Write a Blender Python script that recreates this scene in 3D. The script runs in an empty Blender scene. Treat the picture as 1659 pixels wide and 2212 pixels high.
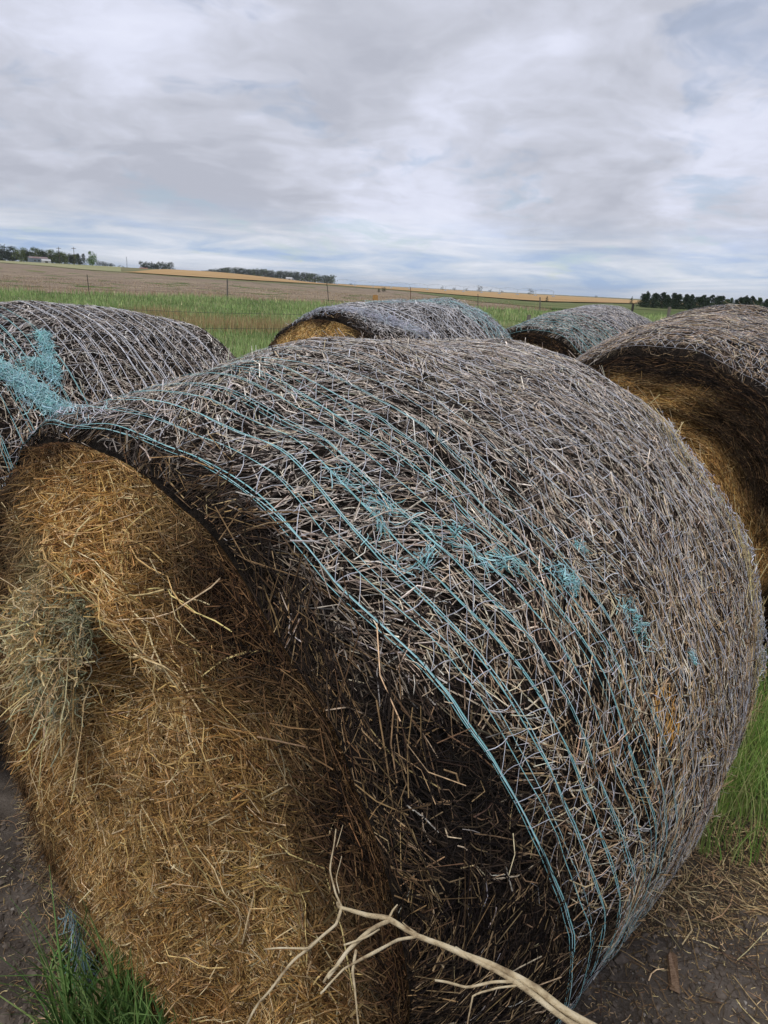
import bpy, math
import numpy as np
R_ = math.radians
S = bpy.context.scene
COL = S.collection

# ------------------------------------------------------------------ camera
CAM_H = 1.847; PITCH = 18.307; ROLL = 2.9; F = 1475.0; CX, CY = 829.5, 1106.0
_p, _r = R_(PITCH), R_(ROLL)
FW = np.array([0, math.cos(_p), -math.sin(_p)]); _rt = np.array([1., 0, 0]); _up = np.cross(_rt, FW)
RT = math.cos(_r)*_rt + math.sin(_r)*_up
UP = -math.sin(_r)*_rt + math.cos(_r)*_up
cam_d = bpy.data.cameras.new('camera'); cam = bpy.data.objects.new('camera', cam_d); COL.objects.link(cam)
cam_d.sensor_fit = 'HORIZONTAL'; cam_d.sensor_width = 36; cam_d.lens = 36*F/1659
cam_d.clip_start = 0.05; cam_d.clip_end = 20000
from mathutils import Matrix
M = Matrix.Identity(4)
for i in range(3):
    M[i][0] = RT[i]; M[i][1] = UP[i]; M[i][2] = -FW[i]
M[2][3] = CAM_H
cam.matrix_world = M
S.camera = cam

# ------------------------------------------------------------------ light and sky
S.view_settings.view_transform = 'Standard'; S.view_settings.look = 'None'
S.view_settings.exposure = 0.0; S.view_settings.gamma = 1.0
SUN_EL, SUN_AZ = 63, 218        # azimuth measured clockwise from +Y
sd = bpy.data.lights.new('sun', 'SUN'); sd.energy = 1.5; sd.angle = R_(24); sd.color = (1, .96, .9)
sun = bpy.data.objects.new('sun', sd); COL.objects.link(sun)
_sv = np.array([math.sin(R_(SUN_AZ))*math.cos(R_(SUN_EL)), math.cos(R_(SUN_AZ))*math.cos(R_(SUN_EL)), math.sin(R_(SUN_EL))])
from mathutils import Vector
sun.rotation_euler = Vector(-_sv).to_track_quat('-Z', 'Y').to_euler()

def ray(px, py):
    d = RT*(px-CX)/F - UP*(py-CY)/F + FW
    return d/np.linalg.norm(d)

W = bpy.data.worlds.new('World'); S.world = W; W.use_nodes = True
nt = W.node_tree; nt.nodes.clear()
class G:
    """tiny node helper"""
    def __init__(s, nt): s.nt = nt
    def n(s, t, **k):
        o = s.nt.nodes.new(t)
        for a, b in k.items(): setattr(o, a, b)
        return o
    def put(s, sock, v):
        if isinstance(v, bpy.types.NodeSocket): s.nt.links.new(v, sock)
        elif v is not None: sock.default_value = v
    def m(s, op, a, b=None, c=None, clamp=False):
        o = s.n('ShaderNodeMath', operation=op, use_clamp=clamp)
        for i, v in enumerate((a, b, c)):
            if v is not None: s.put(o.inputs[i], v)
        return o.outputs[0]
    def vm(s, op, a, b=None, out=0):
        o = s.n('ShaderNodeVectorMath', operation=op)
        s.put(o.inputs[0], a)
        if b is not None: s.put(o.inputs[1], b)
        return o.outputs[out]
    def ss(s, v, lo, hi, a=0., b=1.):
        o = s.n('ShaderNodeMapRange', interpolation_type='SMOOTHSTEP')
        s.put(o.inputs[0], v); o.inputs[1].default_value = lo; o.inputs[2].default_value = hi
        o.inputs[3].default_value = a; o.inputs[4].default_value = b
        return o.outputs[0]
    def noise(s, vec, sc, det=4, rough=.5, dist=0., out=0):
        o = s.n('ShaderNodeTexNoise')
        s.put(o.inputs['Vector'], vec); o.inputs['Scale'].default_value = sc; o.inputs['Detail'].default_value = det
        o.inputs['Roughness'].default_value = rough; o.inputs['Distortion'].default_value = dist
        return o.outputs[out]
    def mix(s, f, a, b, mode='MIX'):
        o = s.n('ShaderNodeMix', data_type='RGBA', blend_type=mode)
        s.put(o.inputs[0], f); s.put(o.inputs[6], a); s.put(o.inputs[7], b)
        return o.outputs[2]
    def ramp(s, f, stops):
        o = s.n('ShaderNodeValToRGB'); cr = o.color_ramp
        while len(cr.elements) < len(stops): cr.elements.new(.5)
        for e, (p, c) in zip(cr.elements, stops):
            e.position = p; e.color = (c[0], c[1], c[2], 1)
        s.put(o.inputs[0], f); return o.outputs[0]
    def comb(s, x, y, z):
        o = s.n('ShaderNodeCombineXYZ')
        for i, v in enumerate((x, y, z)): s.put(o.inputs[i], v)
        return o.outputs[0]
g = G(nt)
tc = g.n('ShaderNodeTexCoord'); dirv = tc.outputs['Generated']
sep = g.n('ShaderNodeSeparateXYZ'); g.put(sep.inputs[0], dirv)
dx, dy, dz = sep.outputs
zc = g.m('ADD', g.m('MAXIMUM', dz, 0.0), 0.20)
pv = g.comb(g.m('DIVIDE', dx, zc), g.m('DIVIDE', dy, zc), 0.37)
warp = g.vm('SCALE', g.vm('SUBTRACT', g.noise(pv, 1.1, 4, .55, out=1), (.5, .5, .5)), None)
nt.nodes[-1]
for nd in nt.nodes:
    if nd.type == 'VECT_MATH' and nd.operation == 'SCALE': nd.inputs[3].default_value = 0.85
pw = g.vm('ADD', pv, warp)
big = g.noise(pw, 1.35, 5, .52)
fine = g.noise(pw, 4.2, 6, .55)
tex = g.m('ADD', g.m('MULTIPLY', big, 0.64), g.m('MULTIPLY', fine, 0.36))
# broad bright and dark cloud masses, each a direction in the sky
def blob(px, py, deg, amp):
    d = ray(px, py)
    w2 = g.vm('ADD', dirv, g.vm('SCALE', g.vm('SUBTRACT', g.noise(dirv, 5.0, 5, .6, out=1), (.5, .5, .5)), None))
    dt = g.vm('DOT_PRODUCT', g.vm('NORMALIZE', w2), tuple(d), out=1)
    c0 = math.cos(R_(deg))
    return g.m('MULTIPLY', g.m('EXPONENT', g.m('MULTIPLY', g.m('SUBTRACT', dt, 1.0), 1.3/(1-c0))), amp*1.9)
acc = None
for (px, py, deg, amp) in [(870, 415, 7, .09), (640, 310, 6, .05), (1130, 240, 9, .06), (1010, 490, 4, .05), (300, 230, 9, .01),
                           (700, 90, 16, .02), (150, 100, 14, -.035), (1250, 400, 10, -.07), (560, 400, 9, -.06), (1400, 60, 14, -.04),
                           (120, 440, 9, -.07), (780, 250, 8, -.07), (1500, 300, 7, .05), (200, 300, 7, .02), (1350, 200, 5, .02)]:
    b = blob(px, py, deg, amp)
    acc = b if acc is None else g.m('ADD', acc, b)
for nd in nt.nodes:
    if nd.type == 'VECT_MATH' and nd.operation == 'SCALE' and nd.inputs[3].default_value == 1.0: nd.inputs[3].default_value = 0.26
shade = g.m('ADD', tex, acc)
cl = g.ramp(shade, [(.36, (.49, .512, .595)), (.44, (.57, .592, .68)), (.52, (.655, .68, .79)), (.60, (.75, .78, .92)), (.76, (.87, .90, 1.04))])
# low bands near the horizon
lowz = g.ss(dz, 0.02, 0.11, 1.0, 0.0)
streak = g.noise(g.comb(g.m('MULTIPLY', dx, 4.0), g.m('MULTIPLY', dy, 4.0), g.m('MULTIPLY', dz, 30.0)), 1.5, 6, .6, .5)
lowc = g.ramp(streak, [(.34, (.38, .53, .78)), (.44, (.55, .66, .82)), (.53, (.72, .78, .88)), (.64, (.90, .93, 1.0))])
cl2 = g.mix(g.m('MULTIPLY', lowz, .93), cl, lowc)
# thin openings through which blue sky shows
gapn = g.noise(pw, 1.7, 5, .6)
gap = g.m('MULTIPLY', g.ss(gapn, .55, .68), g.ss(dz, .015, .12, .45, .40))
sky = g.n('ShaderNodeTexSky', sky_type='NISHITA'); sky.sun_disc = False
sky.sun_elevation = R_(SUN_EL); sky.sun_rotation = R_(SUN_AZ); sky.air_density = 1.0; sky.dust_density = 0.1; sky.ozone_density = 4.0
bg1 = g.n('ShaderNodeBackground'); g.put(bg1.inputs[0], cl2); bg1.inputs[1].default_value = 1.0
bg2 = g.n('ShaderNodeBackground'); g.put(bg2.inputs[0], sky.outputs[0]); bg2.inputs[1].default_value = 0.1
mx = g.n('ShaderNodeMixShader'); g.put(mx.inputs[0], gap); nt.links.new(bg1.outputs[0], mx.inputs[1]); nt.links.new(bg2.outputs[0], mx.inputs[2])
wo = g.n('ShaderNodeOutputWorld'); nt.links.new(mx.outputs[0], wo.inputs[0])

# ------------------------------------------------------------------ helpers
rng = np.random.default_rng(7)
def hsh(ix, iy, iz, seed):
    h = (ix.astype(np.int64)*374761393 + iy.astype(np.int64)*668265263 + iz.astype(np.int64)*2147483647 + seed*974634777) & 0xffffffff
    h = ((h ^ (h >> 13))*1274126177) & 0xffffffff
    h = h ^ (h >> 16)
    return (h & 0xffff)/65535.0
def vnoise(P, sc, seed=0):
    """smooth value noise, about -1..1"""
    P = np.asarray(P, float)*sc; i = np.floor(P); f = P-i; f = f*f*(3-2*f); i = i.astype(np.int64)
    o = 0
    for a in (0, 1):
        for b in (0, 1):
            for c in (0, 1):
                w = (f[..., 0] if a else 1-f[..., 0])*(f[..., 1] if b else 1-f[..., 1])*(f[..., 2] if c else 1-f[..., 2])
                o = o + w*hsh(i[..., 0]+a, i[..., 1]+b, i[..., 2]+c, seed)
    return o*2-1
def fbm(P, sc, seed=0, oc=3):
    return sum(vnoise(P, sc*2**k, seed+k)*.5**k for k in range(oc))
def sst(x, a, b):
    t = np.clip((x-a)/(b-a), 0, 1); return t*t*(3-2*t)
def nrm(v): return v/(np.linalg.norm(v, axis=-1, keepdims=True)+1e-12)

def tag(o, label=None, cat=None, group=None, kind=None):
    if label: o['label'] = label
    if cat: o['category'] = cat
    if group: o['group'] = group
    if kind: o['kind'] = kind
    return o
def empty(name, loc=(0, 0, 0), rz=0.0):
    o = bpy.data.objects.new(name, None); COL.objects.link(o); o.location = loc; o.rotation_euler = (0, 0, rz)
    o.empty_display_size = .2
    return o
def mk(name, V, Fc, mat, parent=None, col=None, smooth=False, kind=None):
    """numpy mesh: V (n,3), Fc (m,3|4) or list of such arrays"""
    me = bpy.data.meshes.new(name)
    if not isinstance(Fc, list): Fc = [Fc]
    Fc = [np.asarray(f) for f in Fc if len(f)]
    V = np.asarray(V, np.float32)
    me.vertices.add(len(V)); me.vertices.foreach_set('co', V.ravel())
    tot = np.concatenate([np.full(len(f), f.shape[1]) for f in Fc])
    idx = np.concatenate([f.ravel() for f in Fc]).astype(np.int32)
    me.loops.add(len(idx)); me.loops.foreach_set('vertex_index', idx)
    me.polygons.add(len(tot))
    st = np.concatenate([[0], np.cumsum(tot)[:-1]]).astype(np.int32)
    me.polygons.foreach_set('loop_start', st)
    me.polygons.foreach_set('use_smooth', np.full(len(tot), smooth))
    me.update(calc_edges=True)
    if col is not None:
        a = me.attributes.new('Col', 'FLOAT_COLOR', 'POINT')
        c = np.ones((len(V), 4), np.float32); c[:, :3] = col
        a.data.foreach_set('color', c.ravel())
    me.materials.append(mat)
    o = bpy.data.objects.new(name, me); COL.objects.link(o)
    if parent: o.parent = parent
    if kind: o['kind'] = kind
    return o

def strand_geo(P, w, N, cols, roof=.6, taper=None):
    """P (n,K,3) centre lines, w (n,) half width, N (n,3) or (n,K,3) up. Roof shaped ribbons."""
    n, K = P.shape[:2]
    T = np.gradient(P, axis=1); T = nrm(T)
    if N.ndim == 2: N = N[:, None, :]
    sd_ = nrm(np.cross(T, np.broadcast_to(N, T.shape)))
    u = np.cross(sd_, T)
    ww = np.asarray(w)[:, None, None]*np.ones((1, K, 1))
    if taper is not None: ww = ww*np.asarray(taper)[None, :, None]
    V = np.stack([P-sd_*ww, P+u*ww*roof, P+sd_*ww], 2)          # n,K,3,3
    b = (np.arange(n)*K*3)[:, None, None] + (np.arange(K-1)*3)[None, :, None]
    q = np.array([[0, 3, 4, 1], [1, 4, 5, 2]])
    Fq = (b[..., None] + q[None, None]).reshape(-1, 4) if False else (b[:, :, :, None] + q[None, None, :, :]).reshape(-1, 4)
    C = np.repeat(np.asarray(cols), K*3, axis=0)
    return V.reshape(-1, 3), Fq, C
def join(parts):
    Vs, Fs, Cs = [], [], []; o = 0
    for V, Fq, C in parts:
        Vs.append(V); Fs.append(Fq+o); Cs.append(C); o += len(V)
    return np.concatenate(Vs), np.concatenate(Fs), np.concatenate(Cs)

def tube(path, rad, sides=7, caps=True):
    path = np.asarray(path, float); rad = np.ones(len(path))*rad
    T = nrm(np.gradient(path, axis=0)); ref = np.array([0.13, .31, .94])
    V = []; 
    for i in range(len(path)):
        a = np.cross(T[i], ref); a /= np.linalg.norm(a)+1e-9
        b = np.cross(T[i], a); t = np.arange(sides)*2*np.pi/sides
        V.append(path[i] + rad[i]*(np.cos(t)[:, None]*a + np.sin(t)[:, None]*b))
    V = np.concatenate(V); Q = []
    for i in range(len(path)-1):
        for j in range(sides):
            k = (j+1) % sides
            Q.append([i*sides+j, i*sides+k, (i+1)*sides+k, (i+1)*sides+j])
    n = len(V); V = np.concatenate([V, path[:1], path[-1:]]); Tq = []
    for j in range(sides):
        k = (j+1) % sides
        Tq.append([k, j, n, n]); Tq.append([n-sides+j, n-sides+k, n+1, n+1])
    return V, np.array(Q), np.array([[a, b, c] for a, b, c, _ in Tq])
def box(x0, x1, y0, y1, z0, z1):
    V = np.array([[x, y, z] for z in (z0, z1) for y in (y0, y1) for x in (x0, x1)], float)
    Q = np.array([[0, 2, 3, 1], [4, 5, 7, 6], [0, 1, 5, 4], [2, 6, 7, 3], [0, 4, 6, 2], [1, 3, 7, 5]])
    return V, Q
class MB:
    def __init__(s): s.V = []; s.F4 = []; s.F3 = []; s.n = 0
    def add(s, V, Q=None, T=None):
        s.V.append(np.asarray(V, float))
        if Q is not None and len(Q): s.F4.append(np.asarray(Q)+s.n)
        if T is not None and len(T): s.F3.append(np.asarray(T)+s.n)
        s.n += len(V); return s
    def tube(s, p, r, sides=6): return s.add(*tube(p, r, sides))
    def box(s, *a): return s.add(*box(*a))
    def build(s, name, mat, parent=None, smooth=False, kind=None):
        Fc = []
        if s.F4: Fc.append(np.concatenate(s.F4))
        if s.F3: Fc.append(np.concatenate(s.F3))
        return mk(name, np.concatenate(s.V), Fc, mat, parent, smooth=smooth, kind=kind)

# ------------------------------------------------------------------ materials
def newmat(name):
    m = bpy.data.materials.new(name); m.use_nodes = True; t = m.node_tree; t.nodes.clear()
    gg = G(t); b = gg.n('ShaderNodeBsdfPrincipled'); o = gg.n('ShaderNodeOutputMaterial')
    t.links.new(b.outputs[0], o.inputs[0])
    return m, gg, b
def mat_attr(name, rough=.75, spec=.2, nscale=70, amt=.35, gain=1.0, metal=0):
    m, gg, b = newmat(name)
    a = gg.n('ShaderNodeAttribute', attribute_name='Col'); t = gg.n('ShaderNodeTexCoord')
    n = gg.noise(t.outputs['Object'], nscale, 3, .6)
    k = gg.ss(n, .3, .7, (1-amt)*gain, (1+amt*.5)*gain)
    c = gg.n('ShaderNodeVectorMath', operation='SCALE'); gg.put(c.inputs[0], a.outputs['Color']); gg.put(c.inputs[3], k)
    gg.put(b.inputs['Base Color'], c.outputs[0]); b.inputs['Roughness'].default_value = rough
    b.inputs['Specular IOR Level'].default_value = spec
    return m
def mat_noise(name, c1, c2, sc=20, rough=.85, spec=.2, bump=0.0, det=5, metal=0.0, stretch=None, c3=None, bsc=None):
    m, gg, b = newmat(name); t = gg.n('ShaderNodeTexCoord'); v = t.outputs['Object']
    if stretch: v = gg.vm('MULTIPLY', v, stretch)
    n = gg.noise(v, sc, det, .6)
    st = [(.32, c1), (.68, c2)] if c3 is None else [(.3, c1), (.5, c2), (.7, c3)]
    gg.put(b.inputs['Base Color'], gg.ramp(n, st)); b.inputs['Roughness'].default_value = rough
    b.inputs['Specular IOR Level'].default_value = spec; b.inputs['Metallic'].default_value = metal
    if bump:
        bp = gg.n('ShaderNodeBump'); bp.inputs['Strength'].default_value = 1; bp.inputs['Distance'].default_value = bump
        gg.put(bp.inputs['Height'], gg.noise(v, bsc or sc*2, 5, .65)); gg.nt.links.new(bp.outputs[0], b.inputs['Normal'])
    return m
M_STRAW = mat_attr('weathered straw', .8, .12, 90, .45)
M_HAY = mat_attr('golden hay', .8, .12, 90, .4, 1.32)
M_NET = mat_attr('net twine', .45, .4, 40, .2)
M_GRASS = mat_attr('grass blades', .6, .3, 12, .25)
M_LEAF = mat_attr('foliage', .7, .2, .6, .3)
M_CORE_S = mat_noise('rotten hay', (.007, .006, .005), (.018, .014, .011), 60, .95, .1, .012, c3=(.04, .03, .022))
M_CORE_F = mat_noise('packed hay', (.015, .009, .004), (.05, .028, .011), 40, .95, .1, .012, c3=(.11, .065, .025))
M_WOODP = mat_noise('grey weathered wood', (.12, .10, .085), (.28, .25, .21), 8, .9, .1, .004, stretch=(6, 6, 1))
M_TAN = mat_noise('tan timber', (.42, .22, .08), (.60, .34, .14), 6, .85, .1, .002, stretch=(6, 6, 1))
M_TPOST = mat_noise('dark steel post', (.03, .03, .028), (.07, .06, .05), 12, .6, .3)
M_RUST = mat_noise('rusty steel', (.10, .035, .018), (.20, .08, .04), 14, .8, .2)
M_WIRE = mat_noise('fence wire', (.05, .05, .05), (.10, .10, .10), 10, .5, .4, metal=.3)
M_BRANCH = mat_noise('dry pale stem', (.20, .13, .07), (.58, .47, .29), 55, .85, .1, .003, stretch=(1, 1, 1), c3=(.74, .64, .45), bsc=220)
M_CHIP = mat_noise('split wood', (.18, .11, .07), (.38, .26, .17), 30, .85, .1, .002, stretch=(1, 8, 8))
M_HUSK = mat_noise('dry corn husk', (.17, .12, .07), (.34, .25, .14), 25, .8, .15, .002, stretch=(6, 6, 1))
M_BARK = mat_noise('bark', (.05, .04, .03), (.12, .10, .08), 6, .95, .1)
M_STEELG = mat_noise('grey corrugated sheet', (.15, .18, .22), (.24, .28, .33), 1.2, .6, .3)
M_ROOFR = mat_noise('rusty sheet roof', (.20, .11, .09), (.26, .23, .23), .8, .7, .3)
M_WHITE = mat_noise('pale painted sheet', (.45, .45, .44), (.55, .55, .54), .8, .6, .3)
M_RED = mat_noise('faded red sheet', (.36, .07, .04), (.46, .12, .08), .8, .7, .3)
M_STONE = mat_noise('grey stone', (.16, .14, .12), (.34, .31, .27), 40, .9, .1)

# ------------------------------------------------------------------ terrain
def px_of_az(x, y): return CX + F*x/np.maximum(y*math.cos(_p), 1e-3)*1.0
def terr(x, y):
    """height of the land; flat here, a long rise far out on the left"""
    x = np.asarray(x, float); y = np.asarray(y, float)
    d = np.hypot(x, y); az = np.arctan2(x, np.maximum(y, 1e-6)); az = np.where(y > 0, az, np.sign(x)*np.pi/2)
    w = 1-sst(az, -.27, -.02)
    z = 4.7*sst(d, 90, 450)*w
    z = z + (.9*sst(d, 300, 900)*sst(az, .15, .5))
    return z
def ground_hit(px, py, off=0.0):
    d = ray(px, py); o = np.array([0, 0, CAM_H]); t = 1.0
    while t < 8000:
        p = o+d*t
        if p[2] < terr(p[0], p[1])+off: break
        t *= 1.004
    return o+d*t
rad = np.concatenate([np.linspace(.05, 6, 300), np.geomspace(6.05, 9000, 200)])
azs = np.linspace(-np.pi, np.pi, 721)[:-1]
Rg, Ag = np.meshgrid(rad, azs, indexing='ij')
GX, GY = Rg*np.sin(Ag), Rg*np.cos(Ag)
P0 = np.stack([GX, GY, GX*0], -1)
near = 1-sst(Rg, 8, 20)
GZ = terr(GX, GY) + near*(.018*fbm(P0, 2.0, 3, 3) + .012*fbm(P0, 8, 5, 3)) - .012*near
GZ += (1-near)*(1-sst(Rg, 200, 600))*.06*fbm(P0, .3, 9, 2)
nr, na = Rg.shape
ii, jj = np.meshgrid(np.arange(nr-1), np.arange(na), indexing='ij'); j2 = (jj+1) % na
Fg = np.stack([ii*na+jj, ii*na+j2, (ii+1)*na+j2, (ii+1)*na+jj], -1).reshape(-1, 4)[:, ::-1]
m, gg, b = newmat('ground soil and pasture'); t = gg.n('ShaderNodeTexCoord'); ov = t.outputs['Object']
sp = gg.n('ShaderNodeSeparateXYZ'); gg.put(sp.inputs[0], ov)
soil = gg.ramp(gg.noise(ov, 3.2, 9, .68), [(.30, (.05, .04, .032)), (.46, (.115, .094, .077)), (.60, (.19, .158, .13)), (.74, (.30, .26, .22))])
speck = gg.ss(gg.noise(ov, 85, 2, .5), .64, .72)
soil = gg.mix(gg.m('MULTIPLY', speck, .45), soil, (.27, .235, .195, 1))
stain = gg.ss(gg.noise(ov, 1.1, 4, .6), .5, .64)
soil = gg.mix(gg.m('MULTIPLY', stain, .55), soil, (.022, .016, .013, 1))
grs = gg.ramp(gg.noise(ov, .25, 8, .65), [(.3, (.045, .085, .018)), (.5, (.085, .13, .03)), (.7, (.19, .19, .07))])
dist = gg.vm('LENGTH', ov, out=1)
gf = gg.ss(gg.m('ADD', gg.m('ADD', sp.outputs[1], gg.m('MULTIPLY', sp.outputs[0], .0)), gg.m('MULTIPLY', gg.noise(ov, .8, 4), 2.0)), 6.6, 8.6)
far = gg.ramp(gg.noise(ov, .012, 5, .6), [(.35, (.10, .12, .05)), (.5, (.16, .16, .07)), (.65, (.24, .20, .10))])
gc = gg.mix(gg.ss(dist, 70, 260), grs, far)
gg.put(b.inputs['Base Color'], gg.mix(gf, soil, gc)); b.inputs['Roughness'].default_value = .95; b.inputs['Specular IOR Level'].default_value = .12
bp = gg.n('ShaderNodeBump'); bp.inputs['Strength'].default_value = .9; bp.inputs['Distance'].default_value = .03
gg.put(bp.inputs['Height'], gg.noise(ov, 22, 9, .78)); gg.nt.links.new(bp.outputs[0], b.inputs['Normal'])
tag(mk('ground', np.stack([GX, GY, GZ], -1).reshape(-1, 3), Fg, m, smooth=True), kind='structure')

def terr_near(x, y):
    x = np.asarray(x, float); y = np.asarray(y, float); r = np.hypot(x, y); P = np.stack([x, y, x*0], -1); n_ = 1-sst(r, 8, 20)
    return terr(x, y) + n_*(.018*fbm(P, 2.0, 3, 3) + .012*fbm(P, 8, 5, 3)) - .012*n_ + (1-n_)*(1-sst(r, 200, 600))*.06*fbm(P, .3, 9, 2)

def field(name, near_px, far_px, off, mat, far_d=None, rows=90, taper=0):
    """a field sheet between two boundary lines; far boundary either a line or a set of distances"""
    xs = np.linspace(near_px[0][0], near_px[-1][0], 160)
    yn = np.interp(xs, [p[0] for p in near_px], [p[1] for p in near_px])
    A = np.array([ground_hit(x, y) for x, y in zip(xs, yn)])
    if far_d is None:
        yf = np.interp(xs, [p[0] for p in far_px], [p[1] for p in far_px])
        B = np.array([ground_hit(x, y) for x, y in zip(xs, yf)])
    else:
        dd = np.interp(xs, [p[0] for p in far_d], [p[1] for p in far_d])
        u = A.copy(); u[:, 2] = 0; B = u/np.linalg.norm(u, axis=1)[:, None]*dd[:, None]
    B = A+(B-A)*sst(xs, near_px[0][0], near_px[0][0]+taper)[:, None] if taper else B
    t = np.linspace(0, 1, rows)[:, None]**2
    X = A[:, 0]+(B[:, 0]-A[:, 0])*t; Y = A[:, 1]+(B[:, 1]-A[:, 1])*t
    X += np.where(t < .5, 1, 0)*0
    Z = terr(X, Y)+off
    n_, k_ = X.shape; i, j = np.meshgrid(np.arange(n_-1), np.arange(k_-1), indexing='ij')
    Fq = np.stack([i*k_+j, i*k_+j+1, (i+1)*k_+j+1, (i+1)*k_+j], -1).reshape(-1, 4)
    return tag(mk(name, np.stack([X, Y, Z], -1).reshape(-1, 3), Fq, mat), kind='structure')

m1, gg, b = newmat('corn stubble field'); t = gg.n('ShaderNodeTexCoord'); ov = t.outputs['Object']
rowv = gg.vm('MULTIPLY', ov, (.25, 1.0, 1.0))
n1 = gg.noise(rowv, .5, 10, .78, .3); n2 = gg.noise(gg.vm('MULTIPLY', ov, (.9, 1.6, 1)), 2.2, 4, .7); n3 = gg.noise(ov, .03, 3, .5)
c = gg.ramp(gg.m('ADD', gg.m('MULTIPLY', n1, .5), gg.m('MULTIPLY', n2, .5)), [(.40, (.11, .082, .06)), (.47, (.20, .15, .11)), (.53, (.38, .30, .20)), (.62, (.58, .47, .32))])
c = gg.mix(gg.ss(n3, .35, .65, 0, .45), c, (.20, .15, .115, 1))
dist = gg.vm('LENGTH', ov, out=1)
c = gg.mix(gg.ss(dist, 80, 320, 0, .62), c, (.25, .195, .145, 1))
gg.put(b.inputs['Base Color'], c); b.inputs['Roughness'].default_value = 1; b.inputs['Specular IOR Level'].default_value = .05
m2, gg, b = newmat('ripe wheat field'); t = gg.n('ShaderNodeTexCoord')
c = gg.ramp(gg.noise(gg.vm('MULTIPLY', t.outputs['Object'], (.4, 1, 1)), .06, 6, .65), [(.35, (.38, .24, .105)), (.5, (.46, .30, .14)), (.65, (.52, .36, .18))])
gg.put(b.inputs['Base Color'], c); b.inputs['Roughness'].default_value = 1; b.inputs['Specular IOR Level'].default_value = .05
m3 = mat_noise('green field margin', (.07, .115, .03), (.15, .17, .07), .08, 1, .05, c3=(.22, .21, .10))
gs = [(-260, 618), (0, 629), (200, 637), (491, 645), (640, 655), (750, 662), (1013, 667), (1100, 670), (1190, 672)]
stop = [(-260, 556), (0, 568.5), (67, 573), (117, 577.5), (183, 584), (277, 590.5), (400, 600), (553, 610), (720, 618.8), (853, 628), (903, 633), (1030, 651), (1113, 659), (1190, 668)]
field('stubble_field', gs, stop, .03, m1)
field('wheat_field', [(262, 588.5), (400, 597.5), (553, 607), (720, 616.3), (896, 630), (1130, 650), (1188, 653), (1371, 656.5), (1700, 671)],
      None, .25, m2, far_d=[(262, 420), (400, 470), (553, 640), (724, 1300), (900, 2200), (1371, 700), (1700, 420)], taper=150)
field('field_margin', [(903, 634), (1030, 652), (1113, 660), (1190, 669), (1371, 668), (1700, 684)], [(903, 631.5), (1030, 642), (1130, 651), (1188, 654.5), (1371, 658), (1700, 672.5)], .10, m3)
field('pale_verge', [(-260, 555), (0, 567.5), (117, 576.5), (183, 583), (262, 588)], None, .12, mat_noise('pale dry verge', (.24, .26, .12), (.38, .35, .20), .05, 1, .05), far_d=[(-260, 400), (0, 405), (262, 440)])

# ------------------------------------------------------------------ grass
def blades(xy, h, w, cols, lean=.35, K=3, zf=terr_near, bend=.5):
    n = len(xy); z = zf(xy[:, 0], xy[:, 1])
    a = rng.uniform(0, 2*np.pi, n); L_ = rng.uniform(.1, 1, n)*lean
    t = np.linspace(0, 1, K)[None, :]
    dirx, diry = np.cos(a), np.sin(a)
    off = h[:, None]*L_[:, None]*(t**(1+bend*2))
    zz = h[:, None]*t*(1-.35*L_[:, None]*t)
    P = np.stack([xy[:, 0:1]+off*dirx[:, None], xy[:, 1:2]+off*diry[:, None], z[:, None]-.01+zz], -1)
    face = rng.uniform(0, 2*np.pi, n); N = np.stack([np.cos(face), np.sin(face), np.full(n, .1)], -1)
    tp = np.linspace(1, .08, K)
    return strand_geo(P, w, N, cols, roof=.25, taper=tp)
def pick(n, pal, wts=None, jit=.18):
    pal = np.array(pal, float); i = rng.choice(len(pal), n, p=None if wts is None else np.array(wts)/sum(wts))
    return pal[i]*np.exp(rng.normal(size=(n, 1))*jit)*(1+rng.normal(size=(n, 3))*.04)
GREENS = [(.32, .43, .15), (.25, .36, .12), (.40, .47, .20), (.52, .49, .27), (.18, .27, .09)]
# meadow strip behind the bales
n = 150000
yy = 7.5*(78/7.5)**rng.random(n)**.85
pxx = rng.uniform(-160, 1830, n); xx = (pxx-CX)/F*yy*1.04
lim = np.interp(pxx, [p[0] for p in gs], [1.0]*len(gs))
gl = np.array([ground_hit(p[0], p[1])[:2] for p in gs]); glx = gl[:, 0]/gl[:, 1]
ymax = np.interp(xx/yy, glx, gl[:, 1])
ok = yy < ymax*rng.uniform(.97, 1.02, n)
P_ = np.stack([xx, yy, xx*0], -1)
clump = fbm(P_, .5, 21, 3)
ok &= rng.random(n) < .55+.6*sst(clump, -.5, .5)
xx, yy, pxx, clump = xx[ok], yy[ok], pxx[ok], clump[ok]; n = len(xx)
edge = sst(yy/np.interp(xx/yy, glx, gl[:, 1]), .7, 1.0)
cols = pick(n, GREENS, [4, 3, 3, 1.2, 1])
cols = cols*(1+.25*clump[:, None])
olive = sst(fbm(np.stack([xx, yy, xx*0], -1), .13, 31, 3), -.1, .7)[:, None]*.6*(1-edge[:, None])
cols = cols*(1-olive)+np.array([.38, .38, .20])*olive
h = rng.uniform(.16, .42, n)*(.8+.5*edge)*(1+.3*clump); w = .004+yy*.00045
tag(mk('meadow_grass', *blades(np.stack([xx, yy], -1), h, w, cols)[:2], M_GRASS, col=None) if False else None or (lambda g3: mk('meadow_grass', g3[0], g3[1], M_GRASS, col=g3[2]))(blades(np.stack([xx, yy], -1), h, w, cols)),
    'tall green meadow grass strip between the bales and the field fence', 'grass', kind='stuff')
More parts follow.
